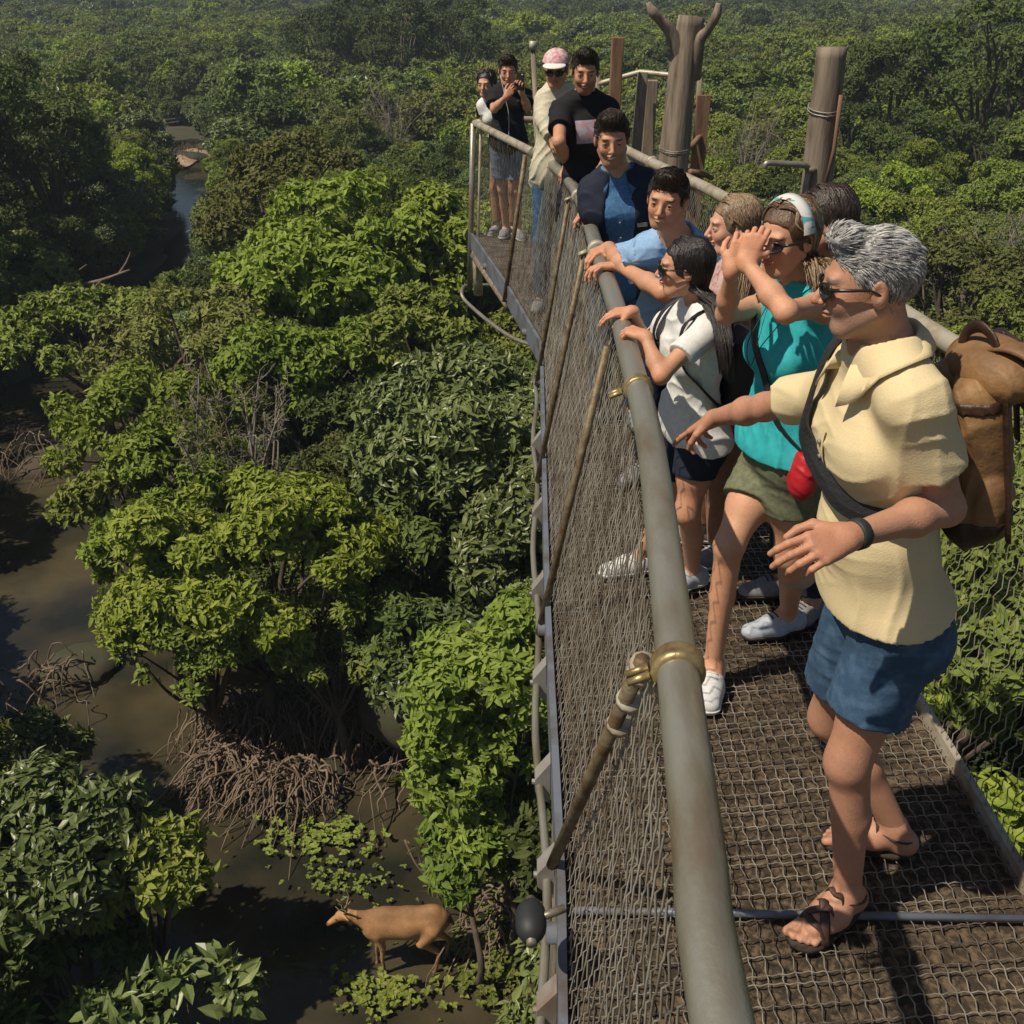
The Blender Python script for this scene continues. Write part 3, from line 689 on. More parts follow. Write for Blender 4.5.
# ---------------------------------------------------------------- the walkway
RAIL = np.array([(.215,-.9),(.222,.1),(.232,.76),(.247,.96),(.280,1.37),(.307,1.70),(.358,2.4),(.380,3.13),(.392,3.75),(.395,4.6),(.405,5.5),(.390,6.5),(.290,7.6),(.165,8.3)])
RAIL3 = smooth_path(np.array([(x,y,deck_z(y)+1.10) for x,y in RAIL]), 10)
FAR = np.array([(.165,8.3),(-.10,9.45),(-.367,10.6)]); FAR3 = smooth_path(np.array([(x,y,deck_z(y)+1.10) for x,y in FAR]), 10)
RR = np.array([(1.50,-.9),(1.52,1.0),(1.52,2.8),(1.47,3.6),(1.30,6.18),(1.02,8.0),(.80,9.6),(.62,10.9)])
RR3 = smooth_path(np.array([(x,y,deck_z(y)+1.08) for x,y in RR]), 10)
END3 = np.array([(-.367,10.6),(.10,10.95),(.62,10.9)]); END3 = np.array([(x,y,deck_z(y)+1.10) for x,y in END3])
def edge(P, off, dz=0): # deck edge path shifted by off(x), at deck level
    Q = P.copy(); Q[:,0] += off; Q[:,2] = [deck_z(y)+dz for y in P[:,1]]; return Q
def rs(P, n):
    d = np.concatenate([[0], np.cumsum(np.linalg.norm(np.diff(P,axis=0),axis=1))]); t = np.linspace(0, d[-1], n); return np.stack([np.interp(t, d, P[:,k]) for k in range(3)], 1)
LT = np.vstack([RAIL3, FAR3[1:]]); LB = edge(LT, -.135); LB[:,0] = np.interp(LT[:,1], [-.9,.76,1.4,1.9,3.3,6.7,8.3,10.1,10.6], [.09,.10,.125,.143,.150,.215,-.02,-.33,-.42])
RB = edge(RR3, -.16)
wk = empty('walkway_deck', (.8, 4, deck_z(4))); tag(wk, 'narrow raised walkway deck of litter covered boards under wire grid', 'walkway')
lb = rs(LB, 240); rb = rs(RB, 240)
# boards under the grid, as rough sheet with thickness
nx_ = 60; t_ = np.linspace(.0,1,nx_)
top = lb[:,None]*(1-t_)[None,:,None]+rb[:,None]*t_[None,:,None]
nz = noise3(top, 95, 3)*.005+noise3(top, 230, 8)*.004; top = top.copy(); top[...,2] += nz-.016
bot = top.copy(); bot[...,2] = (lb[:,2]*.5+rb[:,2]*.5)[:,None]-.05
i = np.arange(239)[:,None]*nx_; j = np.arange(nx_-1)[None]; q = np.stack([i+j, i+j+1, i+nx_+j+1, i+nx_+j], -1).reshape(-1,4)
mb = MB().add(top, q[:, ::-1] if True else q); mb.add(bot, q)
bd = mb.build('deck_boards', M['litter'], wk, fix=False)
if bd.data.polygons[5].normal.z < 0: bd.data.flip_normals()
mb = MB()
N_l = 34; M_l = 430; lb2 = rs(LB, M_l); rb2 = rs(RB, M_l); P = []
for k in range(N_l):
    t0 = (k+.5)/N_l; z = np.where((np.arange(M_l)+k)%2, 1, -1)*.0020
    p = lb2*(1-t0)+rb2*t0; p = p.copy(); p[:,0] += z*1.1+.005*noise3(p*np.array([0,1,0])+k*3.1, 9, 1)+.003*noise3(p*np.array([0,1,0])+k*7.7, 40, 6); p[:,2] += .004+.0022*np.where((np.arange(M_l)//1+k)%2, 1, -1)+.003*noise3(p,14,4); P.append(p)
mb.tubes(np.array(P), .0019, 4, cap=False)
P = []
for i in range(0, 245):
    f_ = i/245*(M_l-1); i0 = int(f_); a, b2 = lb2[i0], rb2[min(i0+1,M_l-1)]; s_ = np.linspace(0,1,70); p = a[None]*(1-s_)[:,None]+b2[None]*s_[:,None]
    p[:,1] += np.where(np.arange(70)%2, 1, -1)*.0022+.004*noise3(p*np.array([1,0,0])+i*5.3, 45, 7)+.006*noise3(p*np.array([1,0,0])+i*2.3, 8, 2); p[:,2] += .004; P.append(p)
mb.tubes(np.array(P), .0019, 4, cap=False)
mb.build('deck_grid', M['deckwire'], wk)
for y_ in (1.79, 3.25, 4.7, 6.2, 7.3, 8.3, 9.5):                       # cross pipes under the deck
    k = np.argmin(np.abs(lb[:,1]-y_)); k2 = np.argmin(np.abs(rb[:,1]-y_)); MB().tubes([[lb[k]+V3(-.05,0,-.075), rb[k2]+V3(.05,0,-.075)]], .028, 10).build('cross_pipe', M['stringer'], wk)
k = np.argmin(np.abs(lb[:,1]-1.80)); k2 = np.argmin(np.abs(rb[:,1]-1.80)); MB().tubes([[lb[k]+V3(.02,0,.010), rb[k2]+V3(-.02,0,.010)]], .0105, 8).build('clamp_bar', M['stringer'], wk)
for nm_, E_, sx in (('edge_channel', LB, -1), ('edge_channel', RB, 1)):
    Q = rs(E_, 60); prof = [(0,.035),(.022,.035),(.022,-.13),(-.035,-.13),(-.035,-.108),(0,-.108)]
    vs = np.array([[p+V3(sx*a,0,b_) for a,b_ in prof] for p in Q]).reshape(-1,3); i = np.arange(59)[:,None]*6; j = np.arange(6)[None]
    MB().add(vs, np.stack([i+j, i+6+j, i+6+(j+1)%6, i+(j+1)%6], -1)).build(nm_, M['stringer'] if sx < 0 else M['galv_light'], wk, smooth=False, fix=True)
# outer pipe and pale brackets below the left edge
Q = rs(LB[:110], 40)+V3(-.055,0,-.12); Q[:,0] += .012*np.sin(np.arange(40)*.9)
MB().tubes([Q], .013, 8).build('outer_cable_pipe', M['galv'], wk)
for y_ in (1.15, 1.62, 2.05, 2.45, 2.95, 3.6, 4.3, 5.2):
    k = np.argmin(np.abs(lb[:,1]-y_)); p = lb[k]
    mb = MB(); vs = []
    for dy in (-.045,.045):
        vs += [p+V3(-.024,dy*.6,-.02), p+V3(-.072,dy*.6,-.09), p+V3(-.072,dy*.6,-.14), p+V3(-.024,dy*.6,-.19)]
    mb.add(vs, [[0,1,2,3],[4,7,6,5],[0,4,5,1],[1,5,6,2],[2,6,7,3],[0,3,7,4]]); mb.tubes([[p+V3(-.082,0,-.12), p+V3(-.06,0,-.12)]], .009, 6)
    mb.build('bracket', M['bracket'], wk, smooth=False, fix=True)
# rails with posts and mesh
def fence(name, label, T_, B_, posts, rail_r, sag, dens=.030, wr=.0017, rmat='galv', clamps=(), rail=True, grp=None, rows=.031, h0=0.0, h1=1.0):
    root = empty(name, B_[len(B_)//2]); tag(root, label, 'fence', grp)
    if rail: MB().tubes([T_], rail_r, 16).build('top_rail', M[rmat], root)
    Ls = np.linalg.norm(np.diff(T_,axis=0),axis=1).sum(); n = int(Ls/dens); hh_ = np.linalg.norm(T_[0]-B_[0]); mrow = int(hh_/rows)
    tt = rs(T_, n*2+1); bb = rs(B_, n*2+1); P = []
    hv = np.linspace(h0, h1, mrow); nrm = unit(np.cross(T_[-1]-T_[0], V3(0,0,1)))
    r = np.random.default_rng(len(T_))
    for i in range(n):
        z = np.where((np.arange(mrow)+0)%2, 0, 1)*1.06+(i*2)-.03; idx = np.clip(z+.0, 0, n*2)
        i0 = np.floor(idx).astype(int).clip(0, 2*n-1); fr = (idx-i0)[:,None]
        a = bb[i0]*(1-fr)+bb[i0+1]*fr; b_ = tt[i0]*(1-fr)+tt[i0+1]*fr
        p = a*(1-hv[:,None])+b_*hv[:,None]
        bulge = sag*np.sin(np.pi*hv)*(.6+.6*noise3(p*np.array([.4,.4,.4]), 3.5, 2))
        p = p+nrm*(bulge+.0035*noise3(p, 22, 6)+np.where(np.arange(mrow)%2, .0012, -.0012)*(1 if i%2 else -1))[:,None]+V3(0,1,0)*(.003*noise3(p, 17, 8))[:,None]
        P.append(p)
    MB().tubes(np.array(P), wr, 4, cap=False, ref=unit(T_[-1]-T_[0])).build('wire_mesh', M['wire'], root)
    for (pt, pb, rad, mt) in posts: MB().tubes([[pb, pb*.5+pt*.5, pt]], rad, 8).build('post', M[mt], root)
    for k, rr_, mt in clamps:
        p = T_[k]; d = unit(T_[k+1]-T_[k-1]); mb = MB()
        prof = np.array([(-.022,.8),(-.018,1.1),(-.010,1.19),(-.003,1.10),(.003,1.10),(.010,1.19),(.018,1.1),(.022,.8)])
        mb.tubes([p[None]+prof[:,:1]*d[None]], [rail_r*prof[:,1]*rr_], 20)
        for q_ in (-1,1): mb.tubes([[p+nrm*rail_r*1.15+d*.008*q_+V3(0,0,-.01), p+nrm*(rail_r*1.15+.03)+d*.008*q_+V3(0,0,-.018)]], .005, 6)
        mb.build('clamp', M[mt], root)
    return root
def near(P, y): return int(np.argmin(np.abs(P[:,1]-y)))
def pp(y, rad=.015, mt='rust', dt=0, low=-.10, dxb=0, dyb=0):
    k = near(LT, y); t = LT[k]+V3(-.060,dt,-.02); k2 = near(LB, y); b_ = LB[k2]+V3(-.045+dxb,dyb,low); return (t, b_, rad, mt)
# the mesh hangs inside the rail: split into main run and the far platform side
kf = near(LT, 8.3)
TOPL = LT[:kf+1]+V3(-.038,0,-.01); BOTL = LB[:kf+1]+V3(.004,0,.01)
e0 = near(LT, 1.30); 
fl = fence('railing', 'long dull steel handrail with sagging chain link mesh where the visitors rest their hands', TOPL, BOTL,
      [pp(8.3,.019), pp(6.2,.014), pp(4.7,.014), pp(3.25,.014), (LT[near(LT,1.42)]+V3(-.055,0,-.03), LB[near(LB,1.98)]+V3(-.035,0,.02), .016, 'rust'), pp(-.3,.022)], .043, .012, clamps=[], rail=False, wr=.0020, dens=.038)
MB().tubes([RAIL3], .036, 20).build('top_rail', M['galv'], fl)
for y_, mt, rr_ in ((1.385,'brass',1.08),(2.75,'brass',1.04),(4.72,'galv_light',1.05),(6.2,'galv_light',1.05),(8.0,'galv_light',1.1)):
    k = near(RAIL3, y_); p = RAIL3[k]; d = unit(RAIL3[min(k+1,len(RAIL3)-1)]-RAIL3[k-1]); mb = MB(); R0 = .036*rr_
    prof = np.array([(-.024,.9),(-.022,1.10),(-.014,1.20),(-.006,1.12),(.004,1.12),(.012,1.20),(.020,1.10),(.022,.9)])
    mb.tubes([p[None]+prof[:,:1]*d[None]], [R0*prof[:,1]], 24)
    for q_ in (-1,1): mb.tubes([[p+V3(-.048,q_*.011,-.006), p+V3(-.085,q_*.011,-.022)]], [[.009,.007]], 6)
    mb.build('clamp', M[mt], fl)
# bolts and hook at the head of the slanted brace
mb = MB(); p = LT[near(LT,1.42)]+V3(-.05,0,-.03); q_ = LB[near(LB,1.98)]+V3(-.01,0,.02); dd = unit(q_-p)
for a_ in (.02,.05,.16,.27): mb.tubes([[p+dd*(a_-.008), p+dd*(a_+.008)]], .026, 10)
mb.tubes([smooth_path([p+dd*.03+V3(.015,0,-.02), p+dd*.09+V3(.045,0,-.03), p+dd*.15+V3(.03,0,-.02), p+dd*.20+V3(.012,0,-.01)], 4)], .007, 6)
mb.build('brace_collar', M['galv_light'], fl)
# platform side
f2 = fence('railing', 'short steel railing at the far left corner beside the man holding a phone', LT[kf:]+V3(0,0,0), LB[kf:], 
      [(LT[-1]+V3(-.02,-.02,0), LB[-1]+V3(-.03,-.03,-.55), .030, 'galv'), (LT[-1]+V3(.06,-.10,0), LB[-1]+V3(.05,-.10,-.45), .014, 'galv_light')], .034, .01, dens=.055, rows=.055, wr=.0011, rmat='galv_light')
f3 = fence('railing', 'end railing behind the visitors at the far end of the walkway', END3, np.array([(x,y,deck_z(y)) for x,y,_ in END3]), [], .034, .0, dens=.06, rows=.06, wr=.0014, rmat='galv_light')
kr = len(RR3)
f4 = fence('railing', 'pale right hand railing with dark mesh running behind the visitors', RR3, RB+V3(.0,0,.0), 
      [(RR3[near(RR3,y)]+V3(.03,0,0), RB[near(RB,y)]+V3(.03,0,-.12), .020, 'galv_light') for y in (-.2,2.0,4.2,6.2,8.2,10.2)], .036, .03, dens=.036, rows=.036, wr=.0019, rmat='galv_light',
      clamps=[(near(RR3,5.6),1.1,'galv_light'),(near(RR3,7.9),1.15,'galv_light'),(near(RR3,3.2),1.1,'galv_light')])
# far corner support: uprights, ring pipe and joists
sup = empty('platform_support', (-.45,9.9,7)); tag(sup, 'grey steel support post and bent pipe under the far corner', 'support')
c0 = LB[-1]
MB().tubes([[c0+V3(.05,-.05,-.1), c0+V3(.06,-.05,-.62)]], .05, 10).build('upright', M['galv_light'], sup)
MB().tubes([smooth_path([c0+V3(.95,-1.9,-.62), c0+V3(.45,-1.3,-.70), c0+V3(-.02,-.25,-.68), c0+V3(-.12,.0,-.60), c0+V3(-.02,.2,-.58), c0+V3(.5,.2,-.6)], 8)], .020, 8).build('bent_pipe', M['galv'], sup)
MB().tubes([[LB[kf]+V3(0,.1,-.16), c0+V3(.03,-.05,-.20)]], .05, 8).build('joist', M['wood'], sup)
MB().tubes([[V3(.60,10.7,deck_z(10.7)-.1), V3(.62,10.7,-.4)]], .075, 10).build('pile', M['wood'], sup)
MB().tubes([[c0+V3(.0,-.02,-.22), V3(.66,10.72,deck_z(10.7)-.22)]], .05, 8).build('joist', M['wood'], sup)
# round timber piles carry the walkway
for y_ in (-.5, 6.3):
    pb = empty('support_trestle', (.8, y_, .5)); tag(pb, 'round timber piles and cap beam under the '+('near' if y_ < 3 else 'middle')+' part of the walkway', 'trestle')
    for x_ in (.45, 1.15): MB().tubes([[(x_, y_, -.6), (x_+.01, y_, 4), (x_, y_, deck_z(y_)-.16)]], [[.14,.12,.11]], 12).build('pile', M['wood'], pb)
    MB().tubes([[(.30, y_, deck_z(y_)-.19), (1.3, y_, deck_z(y_)-.19)]], .07, 10).build('cap_beam', M['wood'], pb)
# black round float hanging outside the near bracket
fb = empty('rubber_roller', lb[near(lb,1.72)]); tag(fb, 'black rubber roller on the outer cable pipe at bottom of frame', 'roller')
p = UY(531, 921, 1.60); mb = MB(); a = np.linspace(-1,1,9)
mb.tubes([[p+V3(0,.055*t_,0) for t_ in a]], [.036*np.sqrt(np.clip(1.15-a**2,.12,1))], 16); mb.build('tyre', M['black'], fb)
MB().tubes([[p+V3(0,-.065,0), p+V3(0,.065,0)]], .012, 10).build('hub', M['galv'], fb)
MB().tubes([[p+V3(0,0,.0), p+V3(.08,.02,.02)]], .010, 8).build('axle_arm', M['galv'], fb)

# ---------------------------------------------------------------- timber around the far end
def stump(name, label, P, rad, stubs=(), wraps=(), mt='wood', k=18, cat='post'):
    root = empty(name, (P[0][0], P[0][1], 0)); tag(root, label, cat)
    Q = smooth_path(P, 8); r_ = np.interp(np.linspace(0,1,len(Q)), np.linspace(0,1,len(rad)), rad)
    mb = MB(); mb.tubes([Q], [r_], k); V_ = mb.v[0]; n_ = noise3(V_*np.array([1,1,.25]), 14, 4); ax = np.repeat(Q, k, 0); mb.v[0] = ax+(V_-ax)*(1+.10*n_+.05*noise3(V_*np.array([1,1,.2]), 40, 9))[:,None]
    mb.build('trunk', M[mt], root)
    for (a, rr_) in stubs:
        A = smooth_path(a, 5); MB().tubes([A], [np.interp(np.linspace(0,1,len(A)), np.linspace(0,1,len(rr_)), rr_)], 10).build('limb_stub', M[mt], root)
    for z_, rd in wraps:
        k_ = np.argmin(np.abs(Q[:,2]-z_)); mb = MB(); a = np.linspace(0,2*np.pi*2,40)
        mb.tubes([np.stack([Q[k_][0]+np.cos(a)*rd, Q[k_][1]+np.sin(a)*rd, z_+.02*a/6.28+.03*np.sin(a)], 1)], .0035, 5); mb.build('wire_wrap', M['wire'], root)
    return root
A = UY(674,160,10.9); B = UY(692,16,10.9)
stump('dead_trunk', 'thick dead tree trunk with a forked broken top behind the right railing', [V3(A[0]-.3,A[1],-.3), V3(A[0]-.12,A[1],5), A-V3(0.02,0,1), A, (A+B)/2+V3(-.02,0,0), B], [.27,.20,.165,.15,.145,.13],
      [([B+V3(-.02,0,-.45), UY(671,33,10.85), UY(660,20,10.8), UY(653,12,10.78), UY(648,3,10.8)], [.10,.062,.045,.05,.022]), ([B+V3(.04,0,-.55), UY(699,42,10.8), UY(708,30,10.75), UY(716,16,10.7), UY(719,3,10.7)], [.10,.060,.042,.046,.028])],
      wraps=[(A[2]+.1,.165)], cat='dead tree')
A = UY(814,205,6.9); B = UY(832,47,6.9)
stump('timber_post', 'tall round grey timber post bound with wire beside the right railing', [V3(A[0]-.25,A[1],-.3), V3(A[0]-.1,A[1],5), A-V3(.01,0,1), A, (A+B)/2, B], [.16,.13,.115,.105,.10,.092], wraps=[(UY(820,112,6.9)[2],.108)])
hb_ = empty('bent_pipe', UY(800,168,6.8)); tag(hb_, 'bent grey steel pipe fixed to the tall timber post', 'pipe')
MB().tubes([smooth_path([UY(764,168,6.72), UY(768,163,6.72), UY(785,164,6.74), UY(803,165,6.77), UY(808,170,6.80), UY(806,185,6.80), UY(804,200,6.80)], 5)], .020, 10).build('pipe', M['galv'], hb_)
MB().tubes([[UY(808,170,6.78), UY(818,170,6.83)]], .018, 8).build('pipe_clamp', M['galv'], hb_)
MB().tubes([[UY(841,95,6.78), UY(834,150,6.78), UY(824,190,6.78)]], .013, 6).build('wire_stay', M['wood_red'], hb_)
def plank(name, label, p0, p1, w, t, mt, root=None, cat='post'):
    d = unit(p1-p0); s_ = unit(np.cross(d, V3(0,1,0))); n_ = np.cross(s_, d); mb = MB(); mb.box((p0+p1)/2, (w, t, np.linalg.norm(p1-p0)), [s_, n_, d]); o = mb.build(name, M[mt], root, smooth=False, fix=True)
    if root is None: tag(o, label, cat)
    return o
def down(p, z=-.3): return V3(p[0]-.1, p[1], z)
B = UY(618,37,12.0); plank('timber_post', 'slim brown timber post beyond the smiling man in dark jacket', down(B), B, .13, .12, 'wood_red')
B = UY(643,72,12.2); A = UY(632,105,11.9); plank('timber_post', 'leaning grey timber post left of the dead trunk', down(A,4), B, .11, .10, 'plank')
B = UY(652,80,12.4); plank('timber_post', 'upright grey timber post touching the far mesh screen', down(B), B, .13, .12, 'plank')
B = UY(704,95,11.8); plank('timber_post', 'short reddish timber post right of the dead trunk', down(B), B, .15, .06, 'wood_red')
B = UY(533,50,13.5); o = empty('lookout_pole', down(B)); tag(o, 'thin dark pole with a pale cap beyond the person in a cap', 'pole')
MB().tubes([[down(B)+V3(.75,.3,0), B]], .03, 8).build('pole', M['wood'], o); MB().tubes([[B, B+V3(0,0,.10)]], .05, 10).build('pole_cap', M['galv_light'], o)
# far mesh screen of the next walkway section and its cross timbers
T0 = np.array([UY(598,84,13.2), UY(640,72,13.0), UY(700,78,12.6)]); B0 = T0-V3(0,0,1.0)
fence('railing', 'weathered mesh screen on the next walkway section beyond the dead trunk', rs(T0,20), rs(B0,20), [(T0[0]+V3(0,0,.1),B0[0],.03,'wood'),(T0[2],B0[2],.03,'wood')], .03, .02, dens=.06, rows=.06, wr=.004, rmat='galv_light')
nb = empty('walkway_deck', T0[1]-V3(0,0,1.1)); tag(nb, 'far walkway section of weathered boards beyond the dead trunk', 'walkway')
mb = MB()
for i_ in range(12): 
    t_ = (i_+.5)/12; p = rs(B0,13)[i_]; mb.box(p+V3(.05,.45,-.05), (.16,.95,.05))
mb.build('boards', M['wood'], nb)
for x_ in (0,2):
    for dy in (0,.9): MB().tubes([[B0[x_]+V3(0,dy,-.08), V3(B0[x_][0], B0[x_][1]+dy, -.4)]], .09, 8).build('pile', M['wood'], nb)
for i_,(a,b_) in enumerate((((664,160),(700,140)),((690,148),(706,132)),((668,118),(700,104)),((690,172),(712,178)))):
    A, B = UY(*a,11.6), UY(*b_,11.9); o = MB().tubes([[A, (A+B)/2+V3(0,0,.02), B]], [[.035,.03,.028]], 8).build('timber_brace', M['wood_red']); tag(o, ['lowest slanting brace right of the dead trunk','short stub of timber against the reddish post','upper brace across the back of the dead trunk','level timber low beyond the right railing'][i_], 'timber')
CHECK = False
def dzp(y, h=.085): return deck_z(y)+h
def JT(**k):
    J = {}; dy = k.pop('_dy', 0)
    for n, v in k.items():
        if isinstance(v, tuple) and len(v) == 3: J[n] = UY(v[0], v[1], v[2]+dy)
        elif isinstance(v, tuple) and len(v) == 4 and v[3] == 'd': J[n] = UZ(v[0], v[1], deck_z(v[2])+.085)     # ankle on the deck
        else: J[n] = v
    return J
def stand(J, s=1.0, face=(0,-1), spread=.10, dy=0):
    """fill hips, knees and ankles under the pelvis"""
    pv = J['pelvis']; f = unit(V3(face[0],face[1],0)); r = V3(-f[1],f[0],0)*-1
    for S_, g in (('R',1),('L',-1)):
        J.setdefault('hip'+S_, pv+r*g*.09*s+V3(0,0,-.03)); z = deck_z(pv[1])+.085*s
        J.setdefault('an'+S_, V3(*(pv+r*g*spread*s)[:2], z)); a, b = J['hip'+S_], J['an'+S_]; J.setdefault('kn'+S_, a*.5+b*.5+f*.04); J.setdefault('toe'+S_, unit(f+r*g*.25))
    return J
PP = {}
RLX = [(2.4,.358),(3.13,.380),(3.75,.392),(4.6,.395),(5.5,.405),(6.5,.390),(7.6,.290),(8.3,.165)]
def onrail(y, dx=.035, dz=.0): return V3(float(np.interp(y, [a for a,_ in RLX], [b for _,b in RLX]))+dx, y, deck_z(y)+1.10+.036+.020+dz)
# grey haired man, facing left
PP['A'] = JT(head=(868,284,1.85), neck=(882,352,1.87), pelvis=(882,598,1.90), shR=(838,385,2.10), shL=(914,394,1.72), elR=(765,407,2.34), wrR=(714,418,2.55), elL=(946,508,1.74), wrL=(848,537,1.60),
  hipR=(864,612,1.98), hipL=(900,618,1.83), knR=(830,718,2.06), knL=(848,762,1.80), anL=(846,893,1.75,'d'), anR=(893,830,2.02,'d'))
PP['A']['toeL'] = V3(-.85,-.55,0); PP['A']['toeR'] = V3(-.95,.25,0)
# woman in turquoise
PP['T'] = JT(head=(787,238,2.80), neck=(801,286,2.85), pelvis=(779,452,2.88), shR=(763,306,2.97), shL=(826,304,2.72), elR=(726,314,2.80), wrR=(732,270,2.68), elL=(786,312,2.46), wrL=(745,262,2.60),
  hipR=(765,466,2.96), hipL=(793,468,2.84), knR=(729,546,2.80), anR=(713,664,2.76,'d'), knL=(790,555,2.86), anL=(788,612,3.1,'d'))
PP['T']['toeR'] = V3(-.25,-1,0); PP['T']['toeL'] = V3(-1,-.35,0)
# woman in white tee
PP['W'] = JT(head=(684,268,3.25), neck=(702,306,3.28), pelvis=(692,424,3.36), shR=(668,321,3.42), shL=(704,330,3.13), elR=(648,350,3.52), wrR=(617,323,3.40), elL=(661,376,3.00), wrL=(634,350,3.22),
  hipR=(681,436,3.44), hipL=(700,438,3.29), knR=(664,506,3.50), knL=(688,512,3.26), anL=(692,570,3.4,'d'), anR=(640,556,3.6,'d'))
PP['W']['toeL'] = V3(-.9,-.35,0); PP['W']['toeR'] = V3(-1,-.25,0)
# man in light blue
PP['B'] = JT(head=(667,200,4.00), neck=(676,240,4.12), pelvis=(676,322,4.45), shR=(646,250,4.12), shL=(708,262,4.05), elR=(621,262,4.12), wrR=(607,261,4.38), elL=(664,292,3.85), wrL=(624,281,4.06))
stand(PP['B'], 1, (-.6,-.8))
# smiling man in denim shirt
PP['D'] = JT(_dy=.25, head=(612,139,4.85), neck=(618,175,4.95), pelvis=(624,278,5.05), shR=(594,188,4.98), shL=(650,184,4.95), elR=(593,208,4.95), wrR=(586,214,5.25), elL=(660,235,5.05), wrL=(650,265,4.9))
stand(PP['D'], 1, (-.2,-1))
# man in black tee
PP['K'] = JT(_dy=.80, head=(585,72,5.95), neck=(585,98,6.02), pelvis=(586,210,6.05), shR=(561,108,6.0), shL=(608,106,6.05), elR=(559,142,5.72), wrR=(563,160,5.98), elL=(614,140,6.0), wrL=(606,160,5.8))
stand(PP['K'], 1, (0,-1))
# person in cap
PP['C'] = JT(head=(556,70,7.6), neck=(558,90,7.68), pelvis=(556,174,7.7), shR=(546,98,7.65), shL=(573,98,7.7), elR=(545,120,7.55), wrR=(552,138,7.45), elL=(575,120,7.7), wrL=(572,140,7.6))
stand(PP['C'], .95, (-.1,-1))
# man with phone
PP['P'] = JT(head=(508,71,10.15), neck=(508,87,10.22), pelvis=(508,141,10.22), shR=(493,94,10.2), shL=(525,94,10.25), elR=(494,109,10.05), wrR=(506,97,9.95), elL=(527,107,10.05), wrL=(522,93,9.95), anR=(506,228,10.2,'d'), anL=(518,230,10.2,'d'))
stand(PP['P'], .97, (0,-1))
# woman behind him
PP['H'] = JT(head=(486,84,10.55), neck=(490,98,10.6), pelvis=(505,144,10.65), shR=(482,104,10.6), shL=(502,103,10.6), elR=(488,121,10.6), wrR=(498,132,10.55), elL=(506,120,10.65), wrL=(510,133,10.6))
stand(PP['H'], .9, (-.3,-1))
# woman in profile with fair streaks, floral top
PP['F'] = JT(head=(733,226,3.72), neck=(744,262,3.78), pelvis=(728,380,3.75), shR=(722,277,3.90), shL=(758,281,3.64), elR=(712,320,3.84), wrR=(706,352,3.70), elL=(748,340,3.55), wrL=(722,370,3.5))
stand(PP['F'], .92, (-1,-.3))
# person in maroon
PP['M'] = JT(head=(822,222,3.22), neck=(829,262,3.28), pelvis=(826,412,3.30), shR=(812,285,3.42), shL=(851,292,3.16), elR=(800,340,3.40), wrR=(797,392,3.32), elL=(845,360,3.10), wrL=(815,408,3.05))
stand(PP['M'], .92, (-1,-.35))
PP['W']['wrR'] = onrail(3.42); PP['W']['wrL'] = onrail(3.12, .05); PP['B']['wrR'] = onrail(4.48); PP['B']['wrL'] = onrail(4.12,.05); PP['D']['wrR'] = onrail(5.45,.03); PP['K']['wrR'] = onrail(6.95,.02,.02)
if __name__ == '__main__' or CHECK:
    n_ = np.linalg.norm
    for k, J in PP.items():
        L = lambda a,b: round(float(n_(J[a]-J[b])),2)
        print(k, 'hd-nk',L('head','neck'),'tor',L('neck','pelvis'),'shw',L('shR','shL'),'ua',L('shR','elR'),L('shL','elL'),'fa',L('elR','wrR'),L('elL','wrL'),'th',L('hipR','knR'),L('hipL','knL'),'shin',L('knR','anR'),L('knL','anL'),
          'pelv h',round(J['pelvis'][2]-deck_z(J['pelvis'][1]),2),'neck h',round(J['neck'][2]-deck_z(J['neck'][1]),2),'head',np.round(J['head'],2),'an',np.round(J['anR'],2),np.round(J['anL'],2), 'wr h', round(J['wrR'][2]-deck_z(J['wrR'][1]),2), round(J['wrL'][2]-deck_z(J['wrL'][1]),2), round(J['wrR'][0],2), round(J['wrL'][0],2))
# ---------------------------------------------------------------- the visitors
def col_strap(c, pts, w, m, o, name='strap', t=.004): return strap(o, c, pts, m, w, t, name)
def collar(o, c, m, open_=.5, h=.040, drop=.035, rr=.066, spread=.030):
    """shirt collar strip round the neck, open in front"""
    nk, u, r_, f, s = c['nk'], c['u'], c['r'], c['f'], c['s']; a = np.linspace(open_, 2*np.pi-open_, 30); V_ = []
    for k, x in enumerate(a):
        d = f*math.cos(x)+r_*math.sin(x); fr = (1+math.cos(x))/2; tip = max(0, fr-.70)/.30
        b0 = nk+d*rr*s+f*.012*fr*s-u*(.005+.030*fr)*s; t0 = nk+d*rr*s+f*.016*fr*s+u*(h-.052*fr)*s; e = nk+d*(rr+spread*(.7+.5*tip))*s+f*.016*fr*s+u*(h-drop*(.8+.55*tip)-.062*fr)*s
        if 'shirt' in c: e = lift(c['shirt'], e, c['sinf'], .010, nk-u*.12)
        V_ += [b0, t0, t0+d*.006*s+u*.003*s, (t0+e)/2+d*.008*s, e, e-d*.004*s-u*.002*s, (t0+e)/2+d*.002*s]
    n = len(a); i = np.arange(n-1)[:,None]*7; j = np.arange(7)[None]
    q = np.stack([i+j, i+7+j, i+7+(j+1)%7, i+(j+1)%7], -1).reshape(-1,4)
    return MB().add(np.array(V_), q, [[0,2,1],[0,6,2],[6,3,2],[6,5,3],[5,4,3]]).build('collar', m, o, fix=True)
